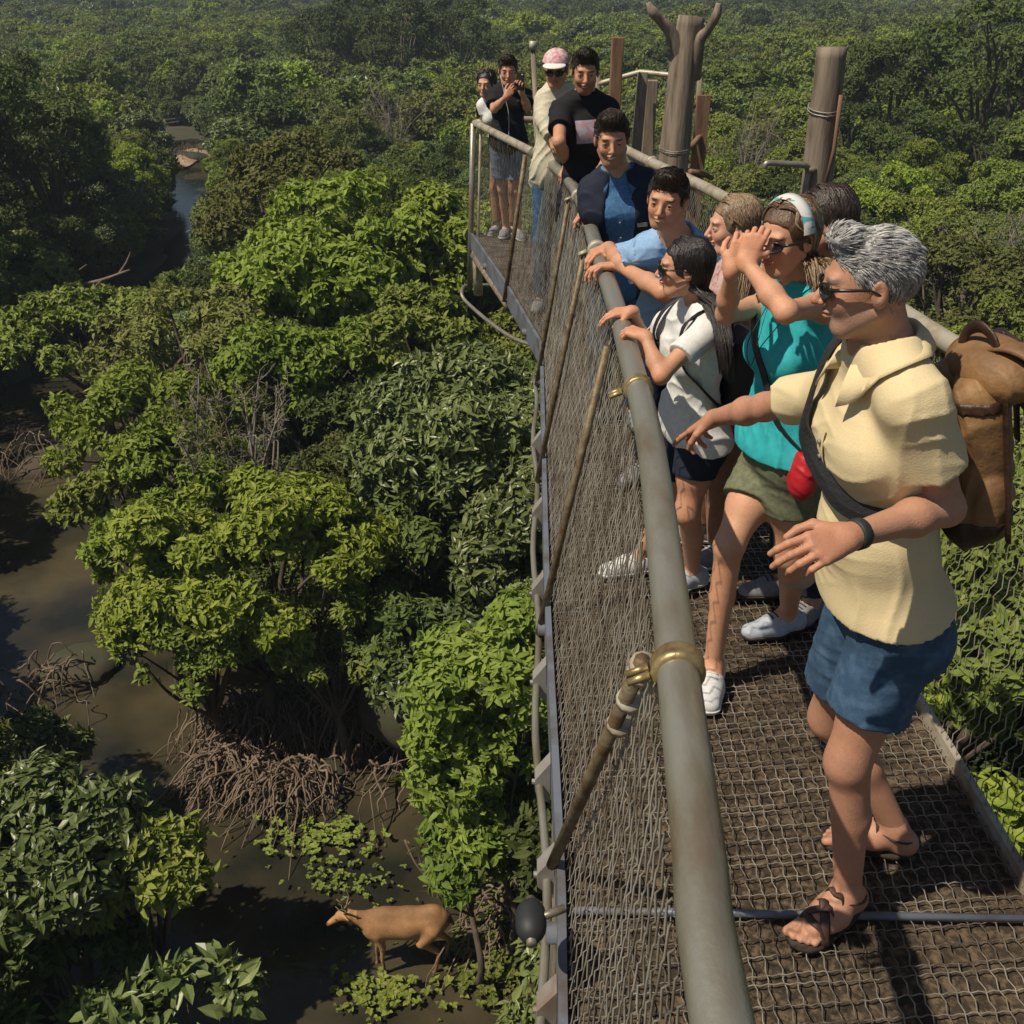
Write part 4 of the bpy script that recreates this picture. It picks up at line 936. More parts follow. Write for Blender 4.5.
def decal(o, c, ctr, wa, hb_, m, name, n=12, off=.003):
    L = c['shirt']; V_ = []
    for j in range(n):
        for i in range(n):
            a = ctr[0]+wa*(i/(n-1)-.5); z = ctr[1]+hb_*(j/(n-1)-.5); p = c['T'](a,.3,z); V_.append(project(L, p, -c['f'], c['sinf'], off+.003))
    i = np.arange(n-1)[:,None]*n; j = np.arange(n-1)[None]
    return MB().add(np.array(V_), np.stack([i+j,i+j+1,i+n+j+1,i+n+j],-1)).build(name, m, o)
def buttons(o, c, zs, a=0, m=None, r_=.0055):
    L = c['shirt']
    for z in zs: p = project(L, c['T'](a,.3,z), -c['f'], c['sinf'], .006); MB().tubes([[p-c['f']*.002, p+c['f']*.003]], r_, 10).build('button', m or M['bracket'], o)
def placket(o, c, z0, z1, m, w=.015, a=0):
    L = c['shirt']; zs = np.linspace(z0,z1,10); V_ = []
    for z in zs:
        for k in (-w,0,w): V_.append(project(L, c['T'](a+k,.3,z), -c['f'], c['sinf'], .0045))
    i = np.arange(9)[:,None]*3; j = np.arange(2)[None]
    MB().add(np.array(V_), np.stack([i+j,i+j+1,i+4+j,i+3+j],-1)).build('placket', m, o)
def backpack(name, label, c, size, m, m2, tall=1.0, dz=.25, extra=None, hb=.006, off=.02):
    T, f, u, r_ = c['T'], c['f'], c['u'], c['r']; w, d, h = size; Rt = c['Rt']; ctr = T(0,-.115,dz)-f*(d+off)
    root = empty(name, ctr-u*h); tag(root, label, 'backpack')
    L = [E(ctr, V3(w*.8,d*.8,h*.9), Rt, .03)]
    for sx in (-1,1):
        for sy in (-1,1): L.append(C(ctr+r_*sx*w*.58+f*sy*d*.40-u*h*.72, ctr+r_*sx*w*.44+f*sy*d*.30+u*h*.68, d*.62, d*.50, .05))
    L += [E(ctr+r_*w*.98*sx-u*h*.42, V3(d*.35,d*.6,h*.34), Rt, .012) for sx in (-1,1)]
    v, q = surf(L, hb, 0, (), wrinkle(.009, 24, 5)); MB().add(v,q).build('bag', m, root)
    if m is not m2:
        for z0, z1, nm_ in ((-1.3,-.56,'base_panel'),(.60,.72,'top_band')):
            v, q = surf(L, hb, .0035, [(ctr+u*h*z1, u), (ctr+u*h*z0, -u)], wrinkle(.009, 24, 5)); MB().add(v,q).build(nm_, m2, root)
    L2 = [C(ctr-u*h*.48-f*d*.85-r_*w*.42, ctr-u*h*.48-f*d*.85+r_*w*.42, d*.45, d*.45, .05), C(ctr-u*h*.12-f*d*.80-r_*w*.40, ctr-u*h*.12-f*d*.80+r_*w*.40, d*.40, d*.40, .06)]; v, q = surf(L2, hb, 0, (), wrinkle(.004, 26, 6)); MB().add(v,q).build('pocket', m, root)
    return root, ctr
navy = cloth('navy cotton', (.018,.024,.042)); white = cloth('white cotton', (.74,.73,.70), (.66,.65,.63), fold=.8); cream = cloth('cream polo knit', (.70,.57,.34), (.66,.535,.315), 260, .9, .7)
turq = cloth('turquoise jersey', (.035,.42,.45), (.03,.36,.40), 40, .7, .8); olive = cloth('olive cotton', (.17,.18,.11), (.12,.13,.08)); black = cloth('black cotton', (.014,.014,.017)); chamb = cloth('denim blue shirt', (.075,.19,.36), (.05,.13,.27), 90)
lblue = cloth('light blue shirt cloth', (.27,.43,.66), (.23,.38,.60), 80, .8, .8); maroon = cloth('maroon cloth', (.20,.012,.028), (.12,.008,.02)); creamj = cloth('cream jacket cloth', (.60,.55,.42)); greyb = cloth('grey blue cotton', (.12,.16,.22)); tan = cloth('tan cotton', (.30,.17,.10))
brownl = mat('brown waxed canvas', (.27,.145,.055), .62, noise=(9,(.12,.06,.025),.35,.65,6), bump=(16,.7)); darkl = mat('dark brown leather', (.05,.022,.012), .5, noise=(18,(.025,.012,.008),.4,.6), bump=(40,.4))
sandal_m = mat('brown sandal leather', (.055,.028,.020), .6, bump=(60,.3)); soleM = mat('dark sole', (.035,.024,.018), .8); whsole = mat('white rubber', (.62,.60,.57), .6); whsh = cloth('white shoe mesh', (.62,.62,.62)); bsh = cloth('pale blue grey shoe', (.42,.46,.52))
grysh = cloth('grey shoe', (.22,.22,.23)); nylon = mat('black nylon', (.018,.018,.02), .55, bump=(90,.3)); silver = mat('silver grey hair', (.40,.39,.38), .4, spec=.6, noise=(60,(.17,.165,.16),.38,.62,4,(1,1,.4)), bump=(110,.5)); silver2 = mat('white hair strands', (.66,.65,.63), .35)
dbrown = hair_mat('dark brown', (.022,.013,.009), (.045,.028,.018)); blackh = hair_mat('black', (.009,.007,.007), (.022,.017,.015)); mbrown = hair_mat('warm brown', (.075,.038,.020), (.13,.07,.035)); blond = hair_mat('fair streak', (.36,.26,.15), (.25,.17,.09)); lbrown = hair_mat('light brown', (.14,.085,.05), (.26,.18,.11))

def band(o, c, m, name, y0, y1, k=1.05, amax=1.6):
    P = c['P']; a = np.linspace(-amax,amax,34); V_ = []; c0 = V3(0,-.017,.031); rd = V3(.081,.099,.090)
    for x in a:
        for y, kk in ((y0,k),(y0,k+.03),((y0+y1)/2,k+.045),(y1,k+.03),(y1,k)):
            w = math.sqrt(max(.05, 1-((y+.017)/rd[1])**2)); V_.append(P(math.sin(x)*rd[0]*w*kk, y, c0[2]+math.cos(x)*rd[2]*w*kk))
    i = np.arange(33)[:,None]*5; j = np.arange(5)[None]
    return MB().add(np.array(V_), np.stack([i+j,i+5+j,i+5+(j+1)%5,i+(j+1)%5],-1)).build(name, m, o, fix=True)
# --- grey haired man
J = PP['A']; J['bare'] = True
def dressA(o, c):
    sh_ = shirt(o, c, cream, .62, .02, .012, .008, name='polo_shirt', wamp=.0038, seed=2, neckr=.074, vneck=.11, hb=.005)
    collar(o, c, cream, .50, .050, .050, .068, .050); placket(o, c, .31, .40, cream); buttons(o, c, (.345,.375))
    pants(o, c, M['denim'], .62, .12, .015, .020, 'denim_shorts', seed=4, wamp=.003)
    f, u = c['f'], c['u']
    glasses(o, c, .027, .0165, 0)
    w = c['J']['wrL']; d = unit(w-c['J']['elL']); p = w-d*.025; mb = MB(); mb.tubes([[p-d*.011,p-d*.009,p+d*.009,p+d*.011]], [[.0275,.0300,.0300,.0275]], 20); mb.build('wristband', M['black'], o)
    up = V3(0,0,1)
    for S_ in 'RL':                                          # strap sandals
        fp, g = c['feet'][S_]; Lf = fp
        prof = [(-.052,.0),(-.045,.030),(0,.040),(.07,.047),(.13,.052),(.17,.040),(.190,.010),(.188,-.020),(.165,-.045),(.12,-.048),(.06,-.036),(0,-.035),(-.045,-.026)]
        pts = smooth_path([(a,b,0) for a,b in prof]+[(prof[0][0],prof[0][1],0)], 3)[:-1]; n = len(pts); z0 = J['an'+S_][2]-.085
        vs = [g(a,b,-.014) for a,b,_ in pts]+[g(a*1.0,b,.004) for a,b,_ in pts]+[g(.07,0,.004), g(.07,0,-.014)]
        q = [[i,(i+1)%n,n+(i+1)%n,n+i] for i in range(n)]; t = [[n+i,n+(i+1)%n,2*n] for i in range(n)]+[[(i+1)%n,i,2*n+1] for i in range(n)]
        sd_ = MB().add(np.array(vs), q, t).build('sandal', soleM, o, fix=True)
        mb = MB()
        for P_ in ([(.115,-.046),(.125,-.02),(.13,.005),(.125,.03),(.115,.050)],[(.055,-.038),(.075,-.015),(.095,.010),(.115,.035),(.125,.052)],[(.06,.046),(.08,.02),(.10,-.005),(.118,-.03),(.125,-.048)],[(.03,-.036),(.04,-.02),(.045,.0),(.04,.02),(.03,.040)]):
            q3 = []
            for k, (a,b) in enumerate(P_):
                q3.append(g(a,b,.0) if k in (0,4) else project(Lf, g(a,b,.2), -up, 0, .002))
            q3 = smooth_path(q3, 4); mb.tubes([q3], .0125, 6, flat=.25, ref=up)
        an = J['an'+S_]; a = np.linspace(0, 2*np.pi, 22); fr = unit(J['toe'+S_]); si = V3(fr[1],-fr[0],0); mb.tubes([[an+V3(0,0,-.012)+fr*(math.cos(x)*.047-.006)+si*math.sin(x)*.040+V3(0,0,.012*math.cos(x)) for x in a]], .0075, 6, flat=.4, ref=up)
        mb.build('sandal_straps', sandal_m, sd_)
zf = .014
for S_ in 'RL': J['an'+S_] = J['an'+S_]+V3(0,0,.012)
pointing = dict(d=unit(J['wrR']-J['elR'])+V3(-.25,-.1,-.25), n=V3(.1,.15,-1), curl=(.10,.55,.75,.85), thumb=.35)
oA, cA = figure('grey haired man in cream polo shirt and denim shorts, pointing over the rail', J, .95, 'm', (-1,.12,-.10), 0, (.44,.225,.145),
    hair_short(silver, .008, .004, 7000, .030, (.25,-1,-.35), .0008, quiff=.003, m2=silver2, spread=.35), dressA, .006, .0024, dict(R=pointing, L=dict(d=unit(J['wrL']-J['elL'])+V3(0,.05,-.12), n=V3(.2,.75,-.7), curl=(.45,.5,.6,.7), thumb=.5)), .012, beard=((.30,.25,.21), .50), brow=(.20,.18,.16), eyes=True, hs=.90, fv=(.8,.3,.8))
bp_, ctr = backpack('backpack', 'brown waxed canvas backpack on the grey haired man\'s back', cA, (.118,.062,.200), brownl, darkl, dz=.30, hb=.005, off=.005)
T, f_, u_, r_ = cA['T'], cA['f'], cA['u'], cA['r']
MB().tubes([smooth_path([ctr+u_*.17+r_*.045, ctr+u_*.235+r_*.04-f_*.01, ctr+u_*.262-f_*.02, ctr+u_*.235-r_*.04-f_*.03, ctr+u_*.17-r_*.045-f_*.02], 6)], .013, 8, flat=.4, ref=f_).build('carry_loop', darkl, bp_)
L2 = [E(ctr+u_*.17-f_*.045, V3(.118,.075,.062), cA['Rt'], .02), E(ctr+u_*.175-f_*.12-r_*.03, V3(.055,.060,.014), cA['Rt'], .03)]; v, q = surf(L2, .005, 0, (), wrinkle(.005, 34, 8)); fl_ = MB().add(v,q).build('flap', brownl, bp_)
lf_ = []
for a in np.linspace(-1,1,9):
    lf_.append([ctr+u_*.185-f_*.05+r_*a*.085, ctr+u_*.205-f_*.105+r_*a*.088, ctr+u_*.14-f_*.135+r_*a*.082, ctr+u_*(.04+.03*a*a)-f_*.132+r_*a*.070])
lf_ = np.array([smooth_path(x, 4) for x in lf_]); n2 = lf_.shape[1]; vs = np.concatenate([lf_.reshape(-1,3), (lf_-f_*.006+u_*.004).reshape(-1,3)]); i = np.arange(8)[:,None]*n2; j = np.arange(n2-1)[None]
q = np.stack([i+j,i+n2+j,i+n2+j+1,i+j+1],-1).reshape(-1,4); ed = []
for k in range(8): ed.append([k*n2+n2-1,(k+1)*n2+n2-1,9*n2+(k+1)*n2+n2-1,9*n2+k*n2+n2-1])
for k in range(n2-1): ed.append([k,k+1,9*n2+k+1,9*n2+k]); ed.append([8*n2+k,8*n2+k+1,17*n2+k+1,17*n2+k])
MB().add(vs, np.vstack([q, q+9*n2, np.array(ed)])).build('leather_flap', darkl, bp_, fix=True)
for sg in (-.05,.05): MB().box(ctr+u_*.045-f_*.150+r_*sg, (.030,.008,.024), cA['Rt']).build('buckle', M['brass'], bp_)
for sg in (-1,1): MB().tubes([smooth_path([ctr+u_*.17+r_*sg*.100-f_*.02, ctr+u_*.04+r_*sg*.122-f_*.02, ctr-u_*.15+r_*sg*.150-f_*.02], 6)], .010, 8, flat=.4, ref=f_).build('side_strap', darkl, bp_)
MB().tubes([smooth_path([ctr+u_*.20+r_*.02-f_*.02, ctr+u_*.235-r_*.06-f_*.05, ctr+u_*.215-r_*.12-f_*.09], 6)], [np.linspace(.016,.030,13)], 10, flat=.35, ref=u_).build('loose_tongue', brownl, bp_)
for sg in (-.05,.05): MB().tubes([smooth_path([ctr+u_*.22-f_*.09+r_*sg, ctr+u_*.1-f_*.125+r_*sg, ctr-u_*.04-f_*.14+r_*sg], 5)], .012, 8, flat=.3, ref=f_).build('flap_strap', darkl, bp_)
st_ = strap(oA, cA, [(.11,-.13,.40),(.085,-.06,.50),(.080,.04,.49),(.075,.12,.40),(.045,.16,.35),(-.03,.16,.31),(-.10,.135,.275),(-.160,.04,.265),(-.172,-.02,.28)], nylon, .022, .004, 'shoulder_strap', soff=.011); st_.parent = bp_; st_.matrix_parent_inverse = PW(bp_).inverted()
# --- woman in turquoise
J = PP['T']
def dressT(o, c):
    shirt(o, c, turq, .3, .015, .007, .002, name='tank_top', sleeveless=True, wamp=.005, seed=5, neckr=.082, vneck=.09, hb=.005)
    pants(o, c, olive, .44, .10, .014, .018, 'shorts', seed=6, wamp=.0025); glasses(o, c, .025, .0155, 0)
    shoe(o, J['anR'], J['toeR'], J['anR'][2]-.085, .93, True, whsh, whsole, .004); shoe(o, J['anL'], J['toeL'], J['anL'][2]-.085, .93, False, bsh, soleM, .004)
    strap(o, c, [(.10,-.06,.49),(.09,.05,.47),(.06,.14,.38),(-.02,.16,.27),(-.10,.13,.15),(-.16,.03,.06)], nylon, .011, .003, 'bag_strap')
    P = c['P']; hm_ = mat('striped headband', (.62,.62,.60), .8, noise=(60,(.10,.36,.42),.52,.56,2,(.2,.2,1))); band(o, c, hm_, 'headband', -.018, .022, 1.11)
    mb = MB(); mb.tubes([smooth_path([c['T'](-.05,.085,.46), c['T'](-.03,.16,.37), c['T'](0,.165,.31), c['T'](.03,.16,.37), c['T'](.05,.085,.46)],6)], .0016, 5); mb.build('necklace_cord', M['black'], o)
hw = unit(V3(-.2,.25,1))
oT, cT = figure('woman in turquoise tank top and olive shorts with hands raised to her sunglasses', J, .91, 'f', (-.80,-.58,-.12), 0, (.56,.29,.18),
    hair_long(mbrown, [UY(819,262,2.74), UY(824,292,2.68)], blond, 190, .0058, seed=5), dressT, .006, .0026,
    dict(R=dict(d=V3(.35,.15,.9), n=V3(.2,.95,-.1), curl=(.9,1.0,1.1,1.2), thumb=.6), L=dict(d=V3(.30,.15,.9), n=V3(.3,.9,-.1), curl=(.85,1.0,1.1,1.2), thumb=.6)), brow=(.05,.025,.015), hs=.98, fv=(.3,0,0))
# --- woman in white tee
J = PP['W']
def dressW(o, c):
    shirt(o, c, white, .55, -.045, .009, .008, name='tshirt', wamp=.006, seed=7, neckr=.080, vneck=.06, hb=.005); pants(o, c, navy, .48, .10, .012, .012, 'shorts', seed=8); glasses(o, c, .027, .020, 1)
    for S_ in 'RL': shoe(o, J['an'+S_], J['toe'+S_], J['an'+S_][2]-.085*.88, .88, S_=='R', bsh if S_ == 'L' else whsh, whsole, .004)
    p = project(c['shirt'], c['T'](.11,.25,.33), -c['f'], c['sinf'], .006); MB().box(p, (.03,.012,.02), c['Rt']).build('strap_buckle', M['black'], o)
grip = lambda wr, n=V3(0,0,-1), d=None, cu=(.5,.55,.6,.65), th=.5: dict(d=d if d is not None else V3(-1,.1,-.15), n=n, curl=cu, thumb=th)
oW, cW = figure('woman with long black hair in white tee and navy shorts, hands on the rail', J, .84, 'f', (-1,.05,-.02), 0, (.52,.27,.17),
    hair_long(blackh, [UY(711,302,3.16), UY(722,338,3.06), UY(727,378,3.02)], None, 210, .0060, seed=6, wave=.003), dressW, .006, .0026, dict(R=grip(0, V3(0,.2,-1), V3(-1,.05,-.1), (.35,.4,.45,.5)), L=grip(0, V3(-.1,.35,-1), V3(-.75,.6,.1), (.6,.7,.8,.9), .3)), brow=(.02,.012,.01), hs=.97, fv=(-.5,.2,-.3))
bp2, ctr = backpack('backpack', 'black nylon backpack behind the woman in the white tee', cW, (.105,.065,.165), nylon, nylon, dz=.20, off=.0)
T = cW['T']
for sg in (-1,1):
    pts = []
    for (a,b,cc) in [(.085*sg,-.12,.40),(.090*sg,-.04,.50),(.095*sg,.06,.45),(.115*sg,.10,.36),(.16*sg,.04,.25),(.165*sg,-.05,.15),(.11*sg,-.13,.10)]:
        p = T(a*.88,b,cc); q_ = T(a*.3,0,min(cc,.38)); pts.append(project(cW['shirt'], p, q_-p, cW['sinf'], .014))
    MB().tubes([smooth_path(pts, 6)], .013, 8, flat=.3, ref=cW['f']+cW['r']*.2).build('shoulder_strap', nylon, bp2)
# --- man in light blue
J = PP['B']
def dressB(o, c):
    shirt(o, c, lblue, .92, -.13, .016, .022, name='shirt', wamp=.006, seed=9, neckr=.074, vneck=.09, hb=.006); collar(o, c, lblue, .60, .044, .045, .068, .036); placket(o, c, .10, .40, lblue); buttons(o, c, (.15,.22,.29,.36)); pants(o, c, navy, 1.9, .12, .012, .01, 'trousers', seed=10)
    for S_ in 'RL': shoe(o, J['an'+S_], J['toe'+S_], J['an'+S_][2]-.085, 1, S_=='R', grysh, soleM, .005)
oB, cB = figure('man in light blue shirt leaning with both forearms on the rail', J, 1.0, 'm', (-.38,-.92,-.10), .10, (.52,.27,.17), hair_short(dbrown, .013, .012, 1800, .026, (.6,.5,.4), .0013, quiff=.012), dressB, .007, .0028,
    dict(R=grip(0, V3(.1,.1,-1), V3(-.85,-.35,-.25), (.5,.6,.7,.8)), L=grip(0, V3(0,-.1,-1), V3(-1,.15,-.05), (.4,.5,.6,.7))), brow=(.03,.02,.015), beard=((.20,.14,.10), .25), smile=.8, hs=.95, fv=(.9,-.6,.3))
# --- smiling man in denim shirt
J = PP['D']
def dressD(o, c):
    shirt(o, c, chamb, .5, -.13, .013, .012, name='denim_shirt', wamp=.005, seed=11, neckr=.074, vneck=.12, hb=.006); pl = dict(c)
    collar(o, c, chamb, .66, .042, .045, .068, .034); placket(o, c, .05, .38, chamb); buttons(o, c, (.1,.18,.26,.34)); c2 = dict(c)
    T = c['T']; cut = [C(T(0,.02,-.3), T(0,.16,.62), .075, .055, .02, sub=True)]
    c2['nk'] = c['nk']; shirt(o, c2, navy, 1.25, -.12, .022, .014, name='open_jacket', wamp=.006, seed=12, neckr=.088, extra=[C(T(0,.17,-.25), T(0,.13,.60), .070, .075, .02, sub=True)], hb=.006)
    pants(o, c, M['denim'], 1.9, .12, .012, .01, 'jeans', seed=13)
    p = project(c2['shirt'], T(-.11,.3,.32), -c['f'], .022, .005); MB().box(p, (.05,.006,.02), c['Rt']).build('jacket_patch', white, o)
    for S_ in 'RL': shoe(o, J['an'+S_], J['toe'+S_], J['an'+S_][2]-.085, 1, S_=='R', grysh, soleM, .005)
oD, cD = figure('smiling man in open dark jacket over a denim blue shirt', J, 1.0, 'm', (-.06,-.98,-.18), -.05, (.50,.26,.165), hair_short(dbrown, .014, .012, 1800, .026, (-.5,.4,.5), .0014, quiff=.012), dressD, .007, .003,
    dict(R=grip(0, V3(.1,.1,-1), V3(-.85,-.1,-.35), (.5,.6,.7,.8))), brow=(.02,.014,.01), beard=((.11,.075,.055), .45), smile=1.0, hs=1.04, fv=(.2,1.0,.2))
# --- tall man in black tee
J = PP['K']
prm = mat('printed graphic', (.30,.32,.42), .7, noise=(24,(.36,.20,.22),.42,.52,3))
def dressK(o, c):
    shirt(o, c, black, .62, -.12, .015, .022, name='tshirt', wamp=.006, seed=14, hb=.007); decal(o, c, (.0,.385), .17, .10, prm, 'shirt_print'); pants(o, c, M['denim'], 1.9, .12, .012, .01, 'jeans', seed=15)
    v, q = surf([E(c['T'](-.02,.17,.05), V3(.10,.045,.085), c['Rt'], .02)], .006, 0, (), wrinkle(.004,30,3)); MB().add(v,q).build('waist_bag', nylon, o)
    for S_ in 'RL': shoe(o, J['an'+S_], J['toe'+S_], J['an'+S_][2]-.085*1.06, 1.06, S_=='R', grysh, soleM, .006)
oK, cK = figure('tall bearded man in black tee with a printed graphic and black waist bag', J, 1.06, 'm', (.0,-.98,-.16), .0, (.50,.26,.165), hair_short(dbrown, .016, .014, 1400, .028, (.2,.6,.5), .0017, quiff=.010), dressK, .008, .0034,
    dict(R=grip(0, V3(.1,.1,-1), V3(-.3,-.5,-.6), (.6,.7,.8,.9)), L=dict(n=V3(.3,.6,0), curl=(.5,.5,.5,.5))), beard=((.06,.04,.03), .75), hs=1.0, fv=(-.3,.8,1))
# --- person in cap
J = PP['C']
def dressC(o, c):
    shirt(o, c, creamj, 1.9, -.12, .022, .022, name='jacket', wamp=.007, seed=16, hb=.008); pants(o, c, M['denim'], 1.9, .12, .012, .01, 'jeans', seed=17); glasses(o, c, .026, .017, 0)
    P, s = c['P'], c['sh']; pink = cloth('pink cap cloth', (.58,.20,.24), (.66,.55,.55), 34); v, q = surf([E(P(0,-.012,.045), V3(.093,.110,.090)*s, c['Rh'], .01)], .005, 0, [(P(0,0,.045), -c['Rh'][2]+.12*c['Rh'][1])]); MB().add(v,q).build('cap', pink, o)
    v, q = surf([E(P(0,.095,.048), V3(.078,.085,.014)*s, c['Rh'], .01)], .004, 0, [(P(0,.055,0), -c['Rh'][1])]); MB().add(v,q).build('cap_brim', white, o)
    strap(o, c, [(.02,.10,.47),(.02,.14,.38),(.0,.15,.25),(0,.15,.05)], black, .012, .003, 'zip_flap')
    for S_ in 'RL': shoe(o, J['an'+S_], J['toe'+S_], J['an'+S_][2]-.085*.95, .95, S_=='R', grysh, soleM, .007)
oC, cC = figure('person in pink and white cap and cream jacket behind the tall bearded man', J, .98, 'm', (-.15,-.97,-.15), 0, (.46,.24,.16), hair_short(dbrown, .010, .010, 500, .03, (0,-1,0), .002), dressC, .009, .004, None, hs=1.05)
# --- man with phone
J = PP['P']
def dressP(o, c):
    shirt(o, c, black, .70, -.12, .016, .022, name='tshirt', wamp=.006, seed=18, hb=.008); pants(o, c, greyb, .72, .12, .016, .026, 'shorts', seed=19, wamp=.006)
    for S_ in 'RL': shoe(o, J['an'+S_], J['toe'+S_], J['an'+S_][2]-.085*.97, .97, S_=='R', grysh, whsole, .006)
    MB().tubes([smooth_path([c['P'](.07,.0,-.02), c['T'](.05,.13,.44), c['T'](.02,.16,.28), c['T'](.02,.17,.08), c['T'](.03,.17,-.05)],5)], .0022, 5).build('earphone_cord', white, o)
oP, cP = figure('man in black tee and grey shorts holding a phone up at the far corner', J, .97, 'm', (.0,-.98,-.12), 0, (.52,.28,.18), hair_short(dbrown, .014, .016, 900, .030, (.3,.5,.6), .0022, quiff=.01), dressP, .008, .004,
    dict(R=dict(d=V3(.6,-.1,.7), n=V3(.3,.9,.2), curl=(.7,.8,.9,1.0)), L=dict(d=V3(-.1,-.1,1), n=V3(-.4,-.85,.1), curl=(.7,.8,.9,1.0))), hs=1.12, fv=(-.8,.5,.5))
ph = empty('phone', J['wrL']+V3(-.01,-.03,.09)); tag(ph, 'dark phone held up by the man at the far corner', 'phone'); p = J['wrL']+V3(-.015,-.035,.10)
MB().box(p, (.072,.011,.150)).build('phone_body', M['black'], ph, smooth=False, fix=True); MB().tubes([[p+V3(.018,-.005,.055), p+V3(.018,-.009,.055)]], .009, 10).build('camera_lens', M['galv'], ph)
# --- woman behind him
J = PP['H']
def dressH(o, c): 
    shirt(o, c, white, .5, -.12, .014, .018, name='tshirt', seed=20, hb=.008); pants(o, c, tan, 1.85, .12, .012, .012, 'trousers', seed=21)
    for S_ in 'RL': shoe(o, J['an'+S_], J['toe'+S_], J['an'+S_][2]-.085*.9, .9, S_=='R', grysh, whsole, .007)
oH, cH = figure('dark haired woman in white top half hidden behind the man with the phone', J, .90, 'f', (-.3,-.94,-.10), 0, (.55,.32,.22), hair_long(blackh, [UY(484,104,10.62), UY(483,116,10.62)], None, 30, .016, seed=9), dressH, .009, .0045, None, hs=1.15)
# --- woman with fair streaks
J = PP['F']
flor = mat('floral cloth', (.50,.36,.32), .8, noise=(48,(.42,.14,.13),.50,.60,3))
def dressF(o, c): 
    shirt(o, c, flor, .2, -.10, .013, .014, name='floral_top', sleeveless=True, seed=22, neckr=.092, vneck=.05, hb=.006); pants(o, c, tan, 1.9, .10, .012, .012, 'trousers', seed=23)
    for S_ in 'RL': shoe(o, J['an'+S_], J['toe'+S_], J['an'+S_][2]-.085*.9, .9, S_=='R', grysh, whsole, .006)
    band(o, c, blond, 'hairband', .018, .030)
oF, cF = figure('woman with fair streaked hair, in profile left of the woman in turquoise', J, .90, 'f', (-1,-.05,-.08), 0, (.58,.33,.23), hair_long(lbrown, [UY(741,266,3.62), UY(735,300,3.56), UY(722,338,3.55)], blond, 190, .0058, seed=12), dressF, .007, .003,
    None, brow=(.08,.05,.03))
# --- person in maroon
J = PP['M']
def dressM(o, c): 
    shirt(o, c, maroon, .75, -.12, .018, .025, name='maroon_top', seed=24, hb=.007); pants(o, c, navy, 1.85, .12, .014, .015, 'trousers', seed=25)
    for S_ in 'RL': shoe(o, J['an'+S_], J['toe'+S_], J['an'+S_][2]-.085*.92, .92, S_=='R', grysh, soleM, .006)
oM, cM = figure('dark haired person in maroon top behind the woman in turquoise', J, .92, 'f', (-1,.15,-.1), 0, (.45,.24,.16), hair_long(dbrown, [UY(836,262,3.36), UY(842,286,3.38)], None, 120, .007, seed=14), dressM, .008, .0035, None)
# red handbag and small purse
def bag(name, label, p, size, m, Rz=0, strap_to=None):
    root = empty(name, p-V3(0,0,size[2])); tag(root, label, 'bag'); v, q = surf([E(p, V3(*size), None, 0), E(p-V3(0,0,size[2]*.35), V3(size[0]*1.02,size[1]*1.1,size[2]*.6), None, .03)], .004, 0, [(p+V3(0,0,size[2]*.75), V3(0,0,1))], wrinkle(.004,40,3)); MB().add(v,q).build('bag', m, root)
    if strap_to is not None: MB().tubes([smooth_path([p+V3(-size[0]*.5,0,size[2]*.7), (p+strap_to)/2+V3(-.02,0,0), strap_to, (p+strap_to)/2+V3(.02,0,0), p+V3(size[0]*.5,0,size[2]*.7)],6)], .005, 6).build('strap', m, root)
    return root
bag('handbag', 'bright red handbag hanging beside the olive shorts', UY(803,472,2.72), (.036,.05,.085), mat('red leather', (.42,.01,.018), .5, bump=(40,.3)), 0, UY(814,428,2.78))
bag('purse', 'small pale tan purse hanging low behind the grey haired man\'s hand', UY(797,573,2.95), (.055,.04,.055), mat('tan leather', (.42,.28,.20), .6, bump=(40,.3)), 0, UY(806,500,2.95))
